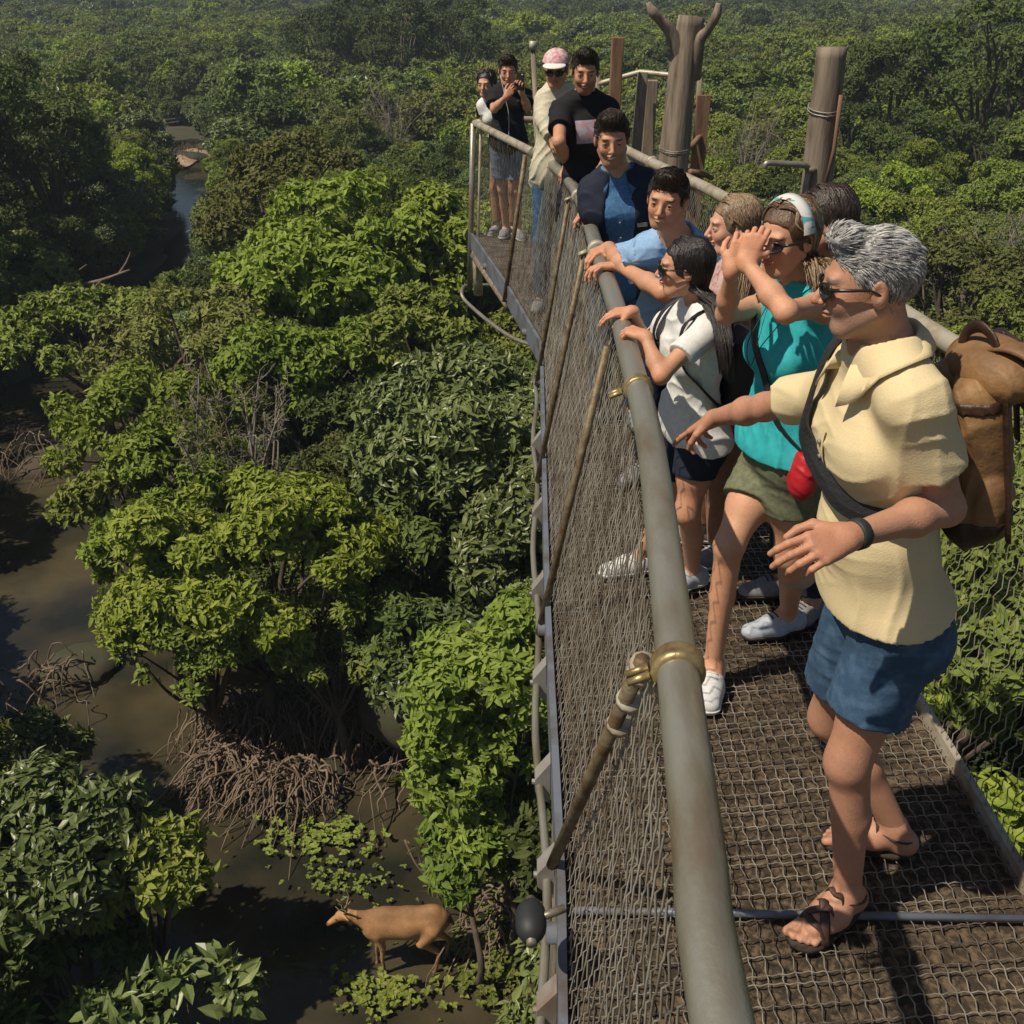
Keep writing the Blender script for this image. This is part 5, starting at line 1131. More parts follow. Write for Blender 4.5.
# ---------------------------------------------------------------- deer
def deer(name, label, pos, yaw, s=1.0, antlers=True, cat='deer', headturn=0):
    f = V3(math.cos(yaw), math.sin(yaw), 0); r_ = V3(-f[1], f[0], 0)*-1; up = V3(0,0,1)
    g = lambda a,b,z: np.asarray(pos,float)+f*a*s+r_*b*s+up*z*s
    R3 = np.array([f, r_, up])
    L = [E(g(.18,0,.80), V3(.28,.16,.225)*s, R3, 0), E(g(-.08,0,.79), V3(.31,.17,.22)*s, R3, .06), E(g(-.36,0,.83), V3(.23,.145,.20)*s, R3, .06),
         E(g(.30,0,.74), V3(.15,.115,.19)*s, R3, .06), C(g(.34,0,.86), g(.60,0,.96), .125*s, .068*s, .06, flat=(r_,.78)), C(g(.30,0,.90), g(-.40,0,.93), .075*s, .08*s, .05)]
    hr = g(.68,0,.965); L += [C(g(.60,0,.96), hr, .070*s, .062*s, .03), C(hr, g(.83,0,.84), .058*s, .034*s, .03, flat=(r_,.85)), E(g(.845,0,.828), V3(.028,.025,.022)*s, R3, .01)]
    for sg in (-1,1):
        L += [C(g(.64,.055*sg,1.00), g(.58,.14*sg,1.03), .028*s, .012*s, .01, flat=(f,.5)),
              E(g(.74,.045*sg,.955), V3(.014,.008,.012)*s, R3, .004),
              C(g(.27,.075*sg,.72), g(.255+.03*sg,.08*sg,.48), .070*s, .040*s, .04), C(g(.255+.03*sg,.08*sg,.48), g(.28+.04*sg,.08*sg,.25), .034*s, .022*s, .02), C(g(.28+.04*sg,.08*sg,.25), g(.27+.05*sg,.08*sg,.04), .021*s, .020*s, .01), C(g(.275+.05*sg,.08*sg,.03), g(.30+.05*sg,.08*sg,.0), .022*s,.026*s,.01),
              C(g(-.38,.085*sg,.76), g(-.30-.06*sg,.10*sg,.56), .110*s, .068*s, .05), C(g(-.30-.06*sg,.10*sg,.56), g(-.50-.06*sg,.09*sg,.36), .055*s, .030*s, .03), C(g(-.50-.06*sg,.09*sg,.36), g(-.45-.06*sg,.09*sg,.06), .026*s, .021*s, .015), C(g(-.45-.06*sg,.09*sg,.05), g(-.42-.06*sg,.09*sg,.0), .022*s,.026*s,.01)]
    L.append(C(g(-.56,0,.88), g(-.62,0,.74), .030*s, .018*s, .02))
    v, q = surf(L, .012*s, 0); mb = MB().add(v, q)
    o = mb.build(name, mat_attr('deer coat', .75, bump=(90,.3))); l = np.stack([(v-pos)@f, (v-pos)@r_, (v-pos)@up], 1)/s
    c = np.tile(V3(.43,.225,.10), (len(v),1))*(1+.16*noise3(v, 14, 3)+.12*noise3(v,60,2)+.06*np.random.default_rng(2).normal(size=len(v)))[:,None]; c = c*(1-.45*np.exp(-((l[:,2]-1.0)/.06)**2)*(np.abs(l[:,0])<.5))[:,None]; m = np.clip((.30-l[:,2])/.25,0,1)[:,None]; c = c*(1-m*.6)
    m = (np.clip((.67-l[:,2])/.06,0,1)*(np.abs(l[:,1])<.08)*(np.abs(l[:,0])<.35))[:,None]; c = c*(1-m)+V3(.28,.17,.09)*m
    m = np.exp(-((l[:,0]-.865)/.022)**2)[:,None]; c = c*(1-m)+V3(.03,.02,.018)*m; m = np.exp(-((l[:,0]+.60)/.05)**2)[:,None]*.8; c = c*(1-m)+V3(.06,.035,.02)*m
    m = (np.exp(-((np.abs(l[:,1])-.05)/.012)**2-((l[:,0]-.745)/.016)**2-((l[:,2]-.955)/.013)**2))[:,None]; c = c*(1-m)+V3(.01,.008,.006)*m
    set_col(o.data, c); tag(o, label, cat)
    if antlers:
        for sg in (-1,1):
            mb = MB(); A = smooth_path([g(.64,.03*sg,1.01), g(.61,.06*sg,1.09), g(.59,.10*sg,1.16), g(.61,.12*sg,1.23)], 5); mb.tubes([A], [np.linspace(.016,.006,len(A))*s], 7)
            mb.tubes([[A[4], A[4]+(f*.08+up*.05)*s, A[4]+(f*.11+up*.10)*s]], [[.011*s,.008*s,.004*s]], 6); mb.tubes([[A[10], A[10]+(f*.05+up*.05+r_*sg*.02)*s, A[10]+(f*.06+up*.10)*s]], [[.009*s,.007*s,.003*s]], 6)
            mb.build('antler', M['root'], o)
    return o
dp = UZ(404, 968, -.02); deer('deer', 'reddish brown deer with short antlers standing in the shallow brown water', dp, math.radians(183), 1.06)
d2 = UZ(438, 655, .4); d2[2] = float(ground_h(d2[0], d2[1])); 
d2p = UY(432, 628, 12.4); deer('fawn', 'small brown fawn half hidden in the shade among the trunks', V3(d2p[0], d2p[1], max(d2p[2]-.75,.2)), math.radians(172), .78, False, 'fawn')
mm = MB(); rock(mm, V3(d2p[0], d2p[1]+.2, max(d2p[2]-.75,.2)-.75), V3(1.3,1.0,.78)[None], 7); tag(mm.build('mud_bank', M['ground']), kind='structure')
# ---------------------------------------------------------------- trees
LM = {
 'bright': mat_leaf('bright green leaves', (.185,.255,.022), (.35,.42,.055), .42, .28),
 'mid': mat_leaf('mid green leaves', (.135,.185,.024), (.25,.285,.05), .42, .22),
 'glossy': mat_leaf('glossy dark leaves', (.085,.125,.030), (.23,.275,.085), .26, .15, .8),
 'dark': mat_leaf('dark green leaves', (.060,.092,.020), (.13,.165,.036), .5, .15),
 'olive': mat_leaf('olive leaves', (.145,.165,.035), (.22,.235,.06), .55, .2),
 'teal': mat_leaf('blue green leaves', (.115,.16,.038), (.20,.25,.07), .5, .2),
 'vine': mat_leaf('light green plant leaves', (.17,.26,.028), (.32,.40,.07), .38, .3),
 'twig': mat('grey bare twigs', (.22,.19,.15), .9),
}
def leaf_mesh(p, d, n, l, w, v, detail=True):
    """leaves at p, along d, facing n; v per-leaf value"""
    n = n-d*(n*d).sum(1)[:,None]; n /= np.linalg.norm(n,axis=1,keepdims=True)+1e-9; s = np.cross(d, n); l = l[:,None]; w = w[:,None]; N = len(p)
    if detail:
        vs = np.stack([p, p+d*l*.35-s*w*.5+n*w*.16, p+d*l*.72-s*w*.36+n*w*.10-n*l*.04, p+d*l-n*l*.14, p+d*l*.72+s*w*.36+n*w*.10-n*l*.04, p+d*l*.35+s*w*.5+n*w*.16, p+d*l*.5-n*w*.03], 1)
        b = np.arange(N)[:,None]*7; t = np.concatenate([b+np.array([[0,6,1]]), b+np.array([[0,5,6]])]); q = np.concatenate([b+np.array([[1,6,3,2]]), b+np.array([[6,5,4,3]])]); k = 7
    else:
        vs = np.stack([p, p+d*l*.45-s*w*.5+n*w*.12, p+d*l-n*l*.08, p+d*l*.45+s*w*.5+n*w*.12], 1); b = np.arange(N)[:,None]*4
        t = np.concatenate([b+np.array([[0,2,1]]), b+np.array([[0,3,2]])]); q = None; k = 4
    return vs.reshape(-1,3), q, t, np.repeat(v, k)
def crown_pts(r, c, rad, nl, lr, low=-.25, flatb=.0):
    """lump centres through the crown volume shell"""
    out = []
    while len(out) < nl:
        d = unit(r.normal(size=3)); 
        if d[2] < low: continue
        k = r.uniform(.45,.95)**.6 if len(out) > nl*.3 else r.uniform(.75,.95)
        out.append((c+d*rad*k*(1-lr*.4), lr*r.choice([.55,.75,.9,1.1,1.4])*rad.mean()))
    return out
def make_crown(r, c, rad, nl=26, nleaf=9000, ll=.12, lw=.05, lr=.30, low=-.25, rosette=7, detail=True, droop=.15, lumps=None):
    rad = np.asarray(rad, float); c = np.asarray(c, float); L = lumps or crown_pts(r, c, rad, nl, lr, low)
    w = np.array([x[1]**2 for x in L]); w /= w.sum(); ntip = nleaf//rosette
    li = r.choice(len(L), ntip, p=w); ctr = np.array([x[0] for x in L])[li]; R0 = np.array([x[1] for x in L])[li]
    o = r.normal(size=(ntip,3)); o /= np.linalg.norm(o,axis=1,keepdims=True); out = (ctr-c)/rad; out /= np.linalg.norm(out,axis=1,keepdims=True)+1e-6
    o = o+out*.55+V3(0,0,.45); o /= np.linalg.norm(o,axis=1,keepdims=True)
    sq = V3(1,1,.72); q_ = r.uniform(.55,1.05,ntip)[:,None]; lump_n = 1+.16*noise3(o*3+ctr, 2.3, 4)
    tip = ctr+o*sq*R0[:,None]*q_*lump_n[:,None]
    P = np.repeat(tip, rosette, 0); O = np.repeat(o, rosette, 0); n = len(P)
    t = r.normal(size=(n,3)); d = t-O*(t*O).sum(1)[:,None]; d /= np.linalg.norm(d,axis=1,keepdims=True)
    d = d*.85+O*r.uniform(.1,.8,n)[:,None]-V3(0,0,droop); d /= np.linalg.norm(d,axis=1,keepdims=True)
    nn = O*.7+V3(0,0,.7)+r.normal(size=(n,3))*.25; P = P+r.normal(size=(n,3))*ll*.18
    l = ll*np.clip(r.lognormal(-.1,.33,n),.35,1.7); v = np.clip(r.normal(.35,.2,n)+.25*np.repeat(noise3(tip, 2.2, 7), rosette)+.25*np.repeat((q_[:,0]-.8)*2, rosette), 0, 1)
    return leaf_mesh(P, d, nn, l, l*lw/ll, v, detail), L
def crown_obj(name, data, m, parent=None):
    vs, q, t, v = data; me = mesh_np(name, vs, q, t, False, [m]); a = me.attributes.new('v', 'FLOAT', 'POINT'); a.data.foreach_set('value', v.astype(np.float32))
    return link(name, me, parent)
def trunk_obj(r, base, c, rad, L, name='trunk', parent=None, tr=.16, m='bark', lean=0, twigs=0, limbs=12, zfork=.4):
    mb = MB(); top = V3(c[0], c[1], base[2]+(c[2]-base[2])*zfork); mid = (np.asarray(base)+top)/2+r.normal(size=3)*V3(.15,.15,0)
    Q = smooth_path([base+V3(0,0,-.3), mid, top], 6); mb.tubes([Q], [np.linspace(tr*1.35, tr*.85, len(Q))], 10)
    for i in range(min(limbs, len(L))):
        e = L[i][0]; k = top+(e-top)*.5+r.normal(size=3)*rad.mean()*.12+V3(0,0,.1*rad[2]); A = smooth_path([top-V3(0,0,.1), k, e], 5)
        mb.tubes([A], [np.linspace(tr*.55, tr*.12, len(A))], 6)
        for _ in range(twigs):
            j = r.integers(3, len(A)); e2 = A[j]+unit(r.normal(size=3)+V3(0,0,.4))*L[i][1]*r.uniform(.6,1.2); m_ = (A[j]+e2)/2+r.normal(size=3)*.05*rad.mean()
            mb.tubes([[A[j], m_, e2]], [[tr*.16, tr*.10, tr*.03]], 4, cap=False)
    return mb.build(name, M[m] if isinstance(m, str) else m, parent)
NEAR = []   # discs on the ground kept free for the named trees
def near_tree(px, py, z, rx, rz, label, mt='mid', ll=.12, lw=.05, n=12000, nl=26, lr=.30, low=-.3, ros=7, seed=1, ry=None, name='tree', cat='tree', droop=.15, tr=.15, base=None, twigs=3, limbs=14, grp=None):
    c = UZ(px, py, z); r = np.random.default_rng(seed); rad = V3(rx, ry or rx*.9, rz); g0 = float(ground_h(c[0], c[1])) if base is None else base
    root = empty(name, (c[0], c[1], g0)); tag(root, label, cat, grp)
    data, L = make_crown(r, c, rad, nl, n, ll, lw, lr, low, ros, True, droop); crown_obj('crown', data, LM[mt], root)
    trunk_obj(r, V3(c[0],c[1],g0), c, rad, L, 'trunk', root, tr, twigs=twigs, limbs=limbs, zfork=.45)
    NEAR.append((c[0], c[1], max(rx, rad[1]))); return root
near_tree(355,285,4.6, 3.5,2.5, 'broad bright green tree, brightest crown left of the platform corner', 'bright', .17,.085, 36000, 44, .25, seed=2, ry=3.0)
near_tree(290,205,5.0, 3.2,2.0, 'wide mid green tree just behind the brightest crown', 'olive', .15,.07, 16000, 30, .27, seed=21)
near_tree(462,262,5.0, 2.0,2.2, 'bright green tree touching the platform corner post', 'bright', .16,.08, 16000, 26, .28, seed=3)
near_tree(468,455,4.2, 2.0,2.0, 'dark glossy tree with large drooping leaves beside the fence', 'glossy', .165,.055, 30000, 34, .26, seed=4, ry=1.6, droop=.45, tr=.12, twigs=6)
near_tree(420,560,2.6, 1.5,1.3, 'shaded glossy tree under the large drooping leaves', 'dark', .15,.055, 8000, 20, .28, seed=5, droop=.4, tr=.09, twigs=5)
near_tree(255,575,3.2, 2.15,1.75, 'rounded light green tree standing over the tangle of roots', 'bright', .115,.048, 38000, 46, .24, seed=6, ry=1.6, tr=.11, twigs=6)
near_tree(200,640,2.2, 1.35,1.15, 'light green drooping lower tree at the water edge left of the roots', 'mid', .11,.043, 11000, 24, .27, seed=7, droop=.4, tr=.08, twigs=5)
near_tree(330,640,2.4, 1.1,1.0, 'small twiggy mid green tree directly above the roots', 'mid', .11,.042, 7000, 20, .27, seed=8, droop=.35, tr=.08, twigs=8)
near_tree(135,430,3.4, 1.9,1.3, 'yellow green bushy tree leaning over the blue stream water', 'bright', .13,.055, 14000, 28, .26, seed=9, tr=.1)
near_tree(120,500,2.4, 1.1,.9, 'small yellow green bush at the stream bank', 'mid', .12,.05, 7000, 18, .28, seed=10, tr=.07)
near_tree(520,560,3.4, 1.0,1.6, 'shaded glossy tree close against the fence brackets', 'glossy', .15,.055, 8000, 22, .28, seed=51, droop=.4, tr=.08, low=-.6)
near_tree(400,640,2.3, .9,.9, 'dark leafy bush between the roots and the bright saplings', 'dark', .13,.05, 5000, 18, .28, seed=52, tr=.06)
near_tree(165,560,2.8, 1.2,1.0, 'light green bush joining the rounded crown to the stream bend', 'bright', .115,.045, 9000, 22, .27, seed=53, tr=.08)
near_tree(300,372,3.9, 2.0,1.4, 'bright green lower crown tucked under the brightest crown', 'bright', .14,.065, 14000, 30, .27, seed=55, tr=.1)
near_tree(415,345,4.4, 1.5,1.2, 'mid green tree between the brightest crown and the glossy tree', 'mid', .14,.065, 10000, 24, .27, seed=56, tr=.1)
near_tree(190,470,3.2, 1.3,.9, 'yellow green bush below the grey leafless shrub', 'bright', .12,.05, 8000, 20, .28, seed=54, tr=.08)
near_tree(190,345,4.0, 2.2,1.4, 'pale olive tree behind the grey leafless shrub', 'olive', .13,.055, 12000, 26, .27, seed=11)
near_tree(90,330,3.2, 2.1,1.3, 'low olive tree at the left beside the fallen branch', 'mid', .14,.06, 10000, 22, .28, seed=12)
near_tree(320,345,3.6, 1.7,1.2, 'blue green bushy tree under the brightest crown', 'teal', .12,.05, 10000, 24, .27, seed=13)
near_tree(330,430,3.0, 1.5,1.2, 'dark tree in the gap between the two light green crowns', 'dark', .13,.05, 8000, 20, .28, seed=14)
near_tree(500,735,3.7, .95,2.1, 'bright leafy sapling growing up beside the fence brackets', 'vine', .120,.050, 17000, 48, .26, low=-.95, seed=15, ry=.7, name='sapling', cat='sapling', droop=.3, tr=.05, twigs=4)
near_tree(468,820,2.6, .60,1.2, 'lower bright leafy sapling leaning over the water', 'vine', .120,.050, 6000, 26, .30, low=-.9, seed=16, ry=.6, name='sapling', cat='sapling', droop=.3, tr=.04, twigs=4)
near_tree(60,850,2.6, 1.15,.95, 'dense glossy bush filling the bottom left bank', 'glossy', .15,.060, 11000, 26, .28, seed=17, ry=1.1, name='bush', cat='bush', droop=.2, tr=.08)
near_tree(140,880,2.2, .75,.7, 'mid green bush reaching over the dark water at lower left', 'mid', .15,.060, 5000, 18, .3, seed=18, name='bush', cat='bush', droop=.2, tr=.06)
near_tree(25,760,1.6, .8,.5, 'low green bush on the left bank below the bend', 'glossy', .13,.05, 3500, 14, .3, seed=19, name='bush', cat='bush', tr=.05)
near_tree(190,1035,5.0, .62,.30, 'broad leaved bush tip poking up at the bottom edge', 'glossy', .13,.055, 1500, 14, .3, seed=20, name='bush', cat='bush', tr=.04, ros=6)
near_tree(70,985,1.4, .9,.5, 'dark bush low in the bottom left corner', 'dark', .14,.055, 4000, 14, .3, seed=22, name='bush', cat='bush', tr=.05)
# trees to the right of the walkway, seen through the right hand mesh
for i,(x,y,z,rx,mt,lb_) in enumerate(((3.6,3.2,4.6,1.7,'vine','bright tree low behind the right mesh beside the grey haired man'),(3.4,6.3,4.4,1.8,'bright','light green tree below the right mesh at mid walkway'),
     (6.2,5.4,4.6,2.0,'olive','olive tree at the right edge beyond the backpack'),(5.2,9.5,5.0,2.2,'mid','green tree beyond the right railing below the timber post'),(8.6,9.5,5.0,2.3,'bright','yellow green tree near the right edge above the handrail'),
     (2.6,.9,3.9,1.4,'mid','green tree under the lower right corner of the walkway'),(4.6,.5,4.2,1.5,'glossy','dark glossy tree past the lower right mesh'))):
    r = np.random.default_rng(60+i); g0 = float(ground_h(x,y)); rad = V3(rx, rx*.95, rx*.75); root = empty('tree', (x,y,g0)); tag(root, lb_, 'tree')
    data, L = make_crown(r, V3(x,y,z), rad, 26, 12000, .13, .055, .28, -.3, 7, True); crown_obj('crown', data, LM[mt], root); trunk_obj(r, V3(x,y,g0), V3(x,y,z), rad, L, 'trunk', root, .12, twigs=3); NEAR.append((x,y,rx))
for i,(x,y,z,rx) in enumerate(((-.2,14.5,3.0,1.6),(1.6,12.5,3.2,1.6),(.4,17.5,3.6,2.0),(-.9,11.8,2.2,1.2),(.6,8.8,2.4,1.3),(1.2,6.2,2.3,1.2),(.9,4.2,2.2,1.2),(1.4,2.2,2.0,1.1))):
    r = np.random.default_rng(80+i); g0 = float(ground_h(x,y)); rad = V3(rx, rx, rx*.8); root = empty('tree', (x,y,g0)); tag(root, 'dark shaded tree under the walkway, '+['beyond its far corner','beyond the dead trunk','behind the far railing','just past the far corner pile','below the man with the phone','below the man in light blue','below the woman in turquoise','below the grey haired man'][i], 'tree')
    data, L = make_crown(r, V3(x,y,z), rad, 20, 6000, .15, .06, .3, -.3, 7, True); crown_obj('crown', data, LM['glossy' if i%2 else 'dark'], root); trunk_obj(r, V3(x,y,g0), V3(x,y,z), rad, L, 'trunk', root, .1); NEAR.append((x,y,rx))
# bare grey shrub
def bare_shrub(px, py, z, rx, label, seed, n=14):
    r = np.random.default_rng(seed); c = UZ(px, py, z); g0 = float(ground_h(c[0],c[1])); root = empty('bare_shrub', (c[0],c[1],g0)); tag(root, label, 'shrub'); mb = MB(); base = V3(c[0],c[1],g0-.1); P5 = []
    mb.tubes([[base, base+V3(.03,0,z*.35)]], .09, 8)
    for i in range(n):
        e = c+unit(r.normal(size=3)*V3(1,1,.55)+V3(0,0,.25))*rx*r.uniform(.6,1); s0 = base+V3(0,0,z*r.uniform(.15,.4)); A = smooth_path([s0,(s0+e)/2+r.normal(size=3)*.15+V3(0,0,.2),e],5); mb.tubes([A],[np.linspace(.045,.012,len(A))],5)
        for j in range(9):
            a = A[r.integers(3,len(A))]; e2 = a+unit(r.normal(size=3)+.7*unit(a-s0)+V3(0,0,.4))*rx*.42*r.uniform(.5,1)
            mb.tubes([[a,(a+e2)/2+r.normal(size=3)*.04,e2]],[[.012,.009,.004]],4,cap=False)
            for k in range(7):
                a3 = a+(e2-a)*r.uniform(.2,1); P5.append([a3, a3+r.normal(size=3)*.03+unit(r.normal(size=3)+.6*unit(e2-a)+V3(0,0,.3))*rx*.16*r.uniform(.5,1.2)])
    P5 = np.array(P5); Q = np.stack([P5[:,0],(P5[:,0]+P5[:,1])/2+r.normal(size=(len(P5),3))*.012,P5[:,1]],1); mb.tubes(Q, np.array([.005,.004,.002])[None]*np.ones((len(Q),1)), 3, cap=False)
    mb.build('branches', LM['twig'], root); NEAR.append((c[0],c[1],rx))
    (vs), L = make_crown(r, c, V3(rx,rx,rx*.6), 14, 1200, .07, .03, .3, -.3, 5, True); crown_obj('sparse_leaves', vs, LM['olive'], root)
bare_shrub(238,425,4.3,1.15,'grey leafless shrub between the yellow green bush and the bright crowns',31,20)
bare_shrub(395,120,4.2,3.0,'grey leafless shrub among the far tree crowns',32,14)
bare_shrub(745,150,4.4,2.6,'brownish bare shrub between the dead trunk and the timber post',33,14)
bare_shrub(985,250,4.4,1.9,'grey twiggy shrub at the right edge above the backpack',34,14)

# forest prototypes
def keep_clear(x, y, z, rad):
    for (a, b_, R0) in NEAR:
        if np.hypot(x-a, y-b_) < (R0+rad)*.62: return False
    if riv_d(x, y) < rad*.55: return False
    if -.9 < x < 2.3 and y < 11.5: 
        return False
    sx, sy, f = proj((x,y,z)) if y > 1 else (9999,9999,1)
    if y > 1:
        rp = FPX*rad/f
        for (cx_, cy_, cr_) in CLEAR:
            if np.hypot(sx-cx_, sy-cy_) < cr_+rp*.8: return False
    return True
CLEAR = [(45,480,60),(65,405,42),(45,560,55),(40,640,55),(120,715,75),(188,245,14),(190,205,8),(178,168,18),(160,760,60),(250,900,90),(380,900,90),(20,640,60)]
protos = []
spec = [('mid',3.1,2.5),('mid',2.6,2.2),('olive',2.9,2.2),('dark',3.4,3.0),('dark',2.7,2.6),('bright',2.6,2.0),('teal',2.8,2.3),('glossy',2.9,2.4)]
KIND = {'mid':'round mid green tree','olive':'pale olive tree','dark':'tall dark green tree','bright':'yellow green tree','teal':'blue green tree','glossy':'glossy dark tree'}
def proto(i, mt, rx, rz, n, ll, detail=False):
    r = np.random.default_rng(200+i); zc = 4.3 if mt != 'dark' else 5.0; rad = V3(rx, rx*.95, rz)
    (vs,q,t,v), L = make_crown(r, V3(0,0,zc), rad, 30, n, ll, ll*.5, .26, -.35, 6, detail, .15)
    return (vs,q,t,v), L, rad, zc
mid_proto = []
for i,(mt,rx,rz) in enumerate(spec):
    d_, L, rad, zc = proto(i, mt, rx, rz, 19000, .150)
    me = mesh_np('crown', d_[0], d_[1], d_[2], False, [LM[mt]]); a = me.attributes.new('v','FLOAT','POINT'); a.data.foreach_set('value', d_[3].astype(np.float32))
    r = np.random.default_rng(300+i); to = trunk_obj(r, V3(0,0,0), V3(0,0,zc), rad, L, 'trunk', None, .17, twigs=1, limbs=12); tme = to.data; bpy.data.objects.remove(to)
    mid_proto.append((mt, rx, me, tme, zc))
r = np.random.default_rng(17); placed = []; cells = {}
def try_place(x, y, rad, sep):
    k = (int(x//8), int(y//8))
    for a in (-1,0,1):
        for b_ in (-1,0,1):
            for (X,Y,R0) in cells.get((k[0]+a,k[1]+b_), ()):
                if np.hypot(X-x,Y-y) < (R0+rad)*sep: return False
    return True
BIG = []
# big dark group on the left bank and dark groups farther out (x, y, scale)
DARKG = [(x_,y_,s_*.82) for x_,y_,s_ in ((-19.5,33,1.2),(-20.5,37.5,1.45),(-24.5,34,1.35),(-27,39,1.4),(-22.5,43,1.35),(-18.6,41.5,1.2),(-28,46,1.3),(-17.2,29.0,1.1),(-21.5,28.8,1.15),(-16,24.5,.9),(-24,50,1.2),(-13,96,1.6),(-9,92,1.5),(-5,97,1.5),(-17,99,1.4),(23,52,1.5),(27,49,1.6),(31,53,1.5),(20,56,1.3),(28,58,1.5),(35,49,1.3),(24,45,1.1))]
def vis(x, y, z=5):
    if y < 2: return False
    sx, sy, f = proj((x,y,z)); m_ = 3500/f
    return -m_ < sx < 1024+m_ and sy < 1024+m_
cnt = 0; FT = []
side_ = lambda x: 'left' if x < -8 else ('right' if x > 8 else 'middle')
def add_tree(x, y, s_, i):
    global cnt
    mt, rx, me, tme, zc = mid_proto[i]; z0 = float(ground_h(x,y))
    root = empty('tree', (x,y,z0)); FT.append((root, mt, x, y)); root.rotation_euler = (0,0,r.uniform(0,6.28)); root.scale = (s_*r.uniform(.93,1.07), s_*r.uniform(.93,1.07), s_*r.uniform(.85,1.1))
    for nm_, m_ in (('crown', me), ('trunk', tme)):
        o = bpy.data.objects.new(nm_, m_); COL.objects.link(o); o.parent = root
    cells.setdefault((int(x//8), int(y//8)), []).append((x,y,rx*s_)); cnt += 1
for (x,y,s_) in DARKG: add_tree(x, y, s_, 3 if s_ > 1.1 else (4 if s_ > .95 else 0))
LIM = 262
ys = []
for y in np.concatenate([np.arange(3,100,.5)]):
    for k in range(30):
        x = r.uniform(-(y*.62+6), y*.62+6); yy = y+r.uniform(-.3,.3)
        i = int(r.choice(8, p=[.24,.18,.16,.05,.06,.12,.10,.09])); s_ = r.uniform(.50,.85)*(1 if yy < 25 else .85); rx = mid_proto[i][1]*s_
        if cnt >= LIM: break
        if not vis(x,yy): continue
        if not keep_clear(x,yy,4.3*s_+.8,rx) or not try_place(x,yy,rx,.58): continue
        add_tree(x,yy,s_,i); ys.append(yy)
    if cnt >= LIM: break
YMAX = ys[-1]
ORD = 'first second third fourth fifth sixth seventh eighth ninth tenth eleventh twelfth thirteenth fourteenth fifteenth sixteenth seventeenth eighteenth nineteenth twentieth'.split(); ORD += ['twenty-'+o_ for o_ in ORD[:9]]+['thirtieth']+['thirty-'+o_ for o_ in ORD[:9]]
BANDS = [(28,'dead trunk tip'),(48,'capped head'),(70,'timber post top'),(95,'phone holder'),(120,'railing corner'),(150,'sand bank'),(190,'light blue shirt'),(250,'bare shrub'),(340,'the backpack'),(2000,'lower trees')]
grpd = {}
for (root, mt, x, y) in FT:
    sx, sy, _ = proj((x,y,6)); bn = next(b_ for lim, b_ in BANDS if sy < lim); sd_ = 'left' if sx < 600 else 'right'
    grpd.setdefault((mt, bn, sd_), []).append((sx, root))
for (mt, bn, sd_), L_ in grpd.items():
    for k, (sx, root) in enumerate(sorted(L_, key=lambda q: q[0])):
        w_ = 'only' if len(L_) == 1 else ORD[min(k,38)]; fr_ = '' if len(L_) == 1 else (' from the left')
        tag(root, w_+' '+KIND[mt]+fr_+(',' if fr_ else '')+' '+sd_+' of walkway, level with '+bn, 'tree', 'trees of the forest canopy')
print('individual trees', cnt, 'to y', YMAX)
# far forest: one object, points instancing low detail crowns
far_protos = []
for i,(mt,rx,rz) in enumerate(spec):
    d_, L, rad, zc = proto(40+i, mt, rx, rz, 4200, .32)
    me = mesh_np('crown', d_[0], d_[1], d_[2], False, [LM[mt]]); a = me.attributes.new('v','FLOAT','POINT'); a.data.foreach_set('value', d_[3].astype(np.float32))
    far_protos.append(bpy.data.objects.new('far_crown', me))
pts = []; sc_ = []; ix = []
y = YMAX-12
def field(x,y): return noise3(np.array([[x,y,0.]]), .02, 3)[0]+.6*noise3(np.array([[x,y,0.]]), .06, 5)[0]
yy = 2.0; allx = []
rows = []
yv = 2.0
while yv < 2400:
    k = 1+max(0,yv-110)/330; step = 2.25*k
    W_ = yv*.60+22; xs = np.arange(-W_, W_, step)+r.uniform(-.5,.5)*step; xs = xs+r.normal(size=len(xs))*step*.28; y2 = yv+r.normal(size=len(xs))*step*.28
    if yv < YMAX+6:
        for x,y_ in zip(xs,y2):
            if y_ < 3 or (vis(x,y_) and y_ < YMAX+1): 
                continue
            if not keep_clear(x,y_,3.5,1.8) or not try_place(x,y_,1.7,.75): continue
            rows.append((x,y_,r.uniform(.5,.75)))
    else:
        ok = riv_d(xs,y2) > 1.8
        for x,y_,o_ in zip(xs,y2,ok):
            if o_ and np.hypot(x+23.6,(y_-76)*.5) > 3.6: rows.append((x,y_,k*r.uniform(.46,.82)*(1.25 if r.random()<.06 else 1)))
    yv += step
rows = np.array(rows); print('far trees', len(rows))
F_ = noise3(np.c_[rows[:,:2],0*rows[:,0]], .035, 3)+.8*noise3(np.c_[rows[:,:2],0*rows[:,0]], .11, 5)+r.normal(size=len(rows))*.25
idx = np.where(F_ > .55, r.choice([5,0,5,2],len(rows)), np.where(F_ > .1, r.choice([0,1,6,5],len(rows)), np.where(F_ > -.35, r.choice([1,2,7,0],len(rows)), r.choice([3,4,4,7],len(rows)))))
me = mesh_np('far_forest', np.c_[rows[:,0], rows[:,1], ground_h(rows[:,0],rows[:,1])-.2])
for nm_, ty, dat in (('sc','FLOAT',rows[:,2]*.98),('rot','FLOAT',r.uniform(0,6.28,len(rows))),('idx','INT',idx)):
    a = me.attributes.new(nm_, ty, 'POINT'); a.data.foreach_set('value', np.asarray(dat, np.int32 if ty=='INT' else np.float32))
ff = link('far_forest', me); tag(ff, kind='stuff'); ff['label'] = 'dense green forest canopy running to the horizon'
ng = bpy.data.node_groups.new('forest', 'GeometryNodeTree'); ng.interface.new_socket('Geometry', in_out='INPUT', socket_type='NodeSocketGeometry'); ng.interface.new_socket('Geometry', in_out='OUTPUT', socket_type='NodeSocketGeometry')
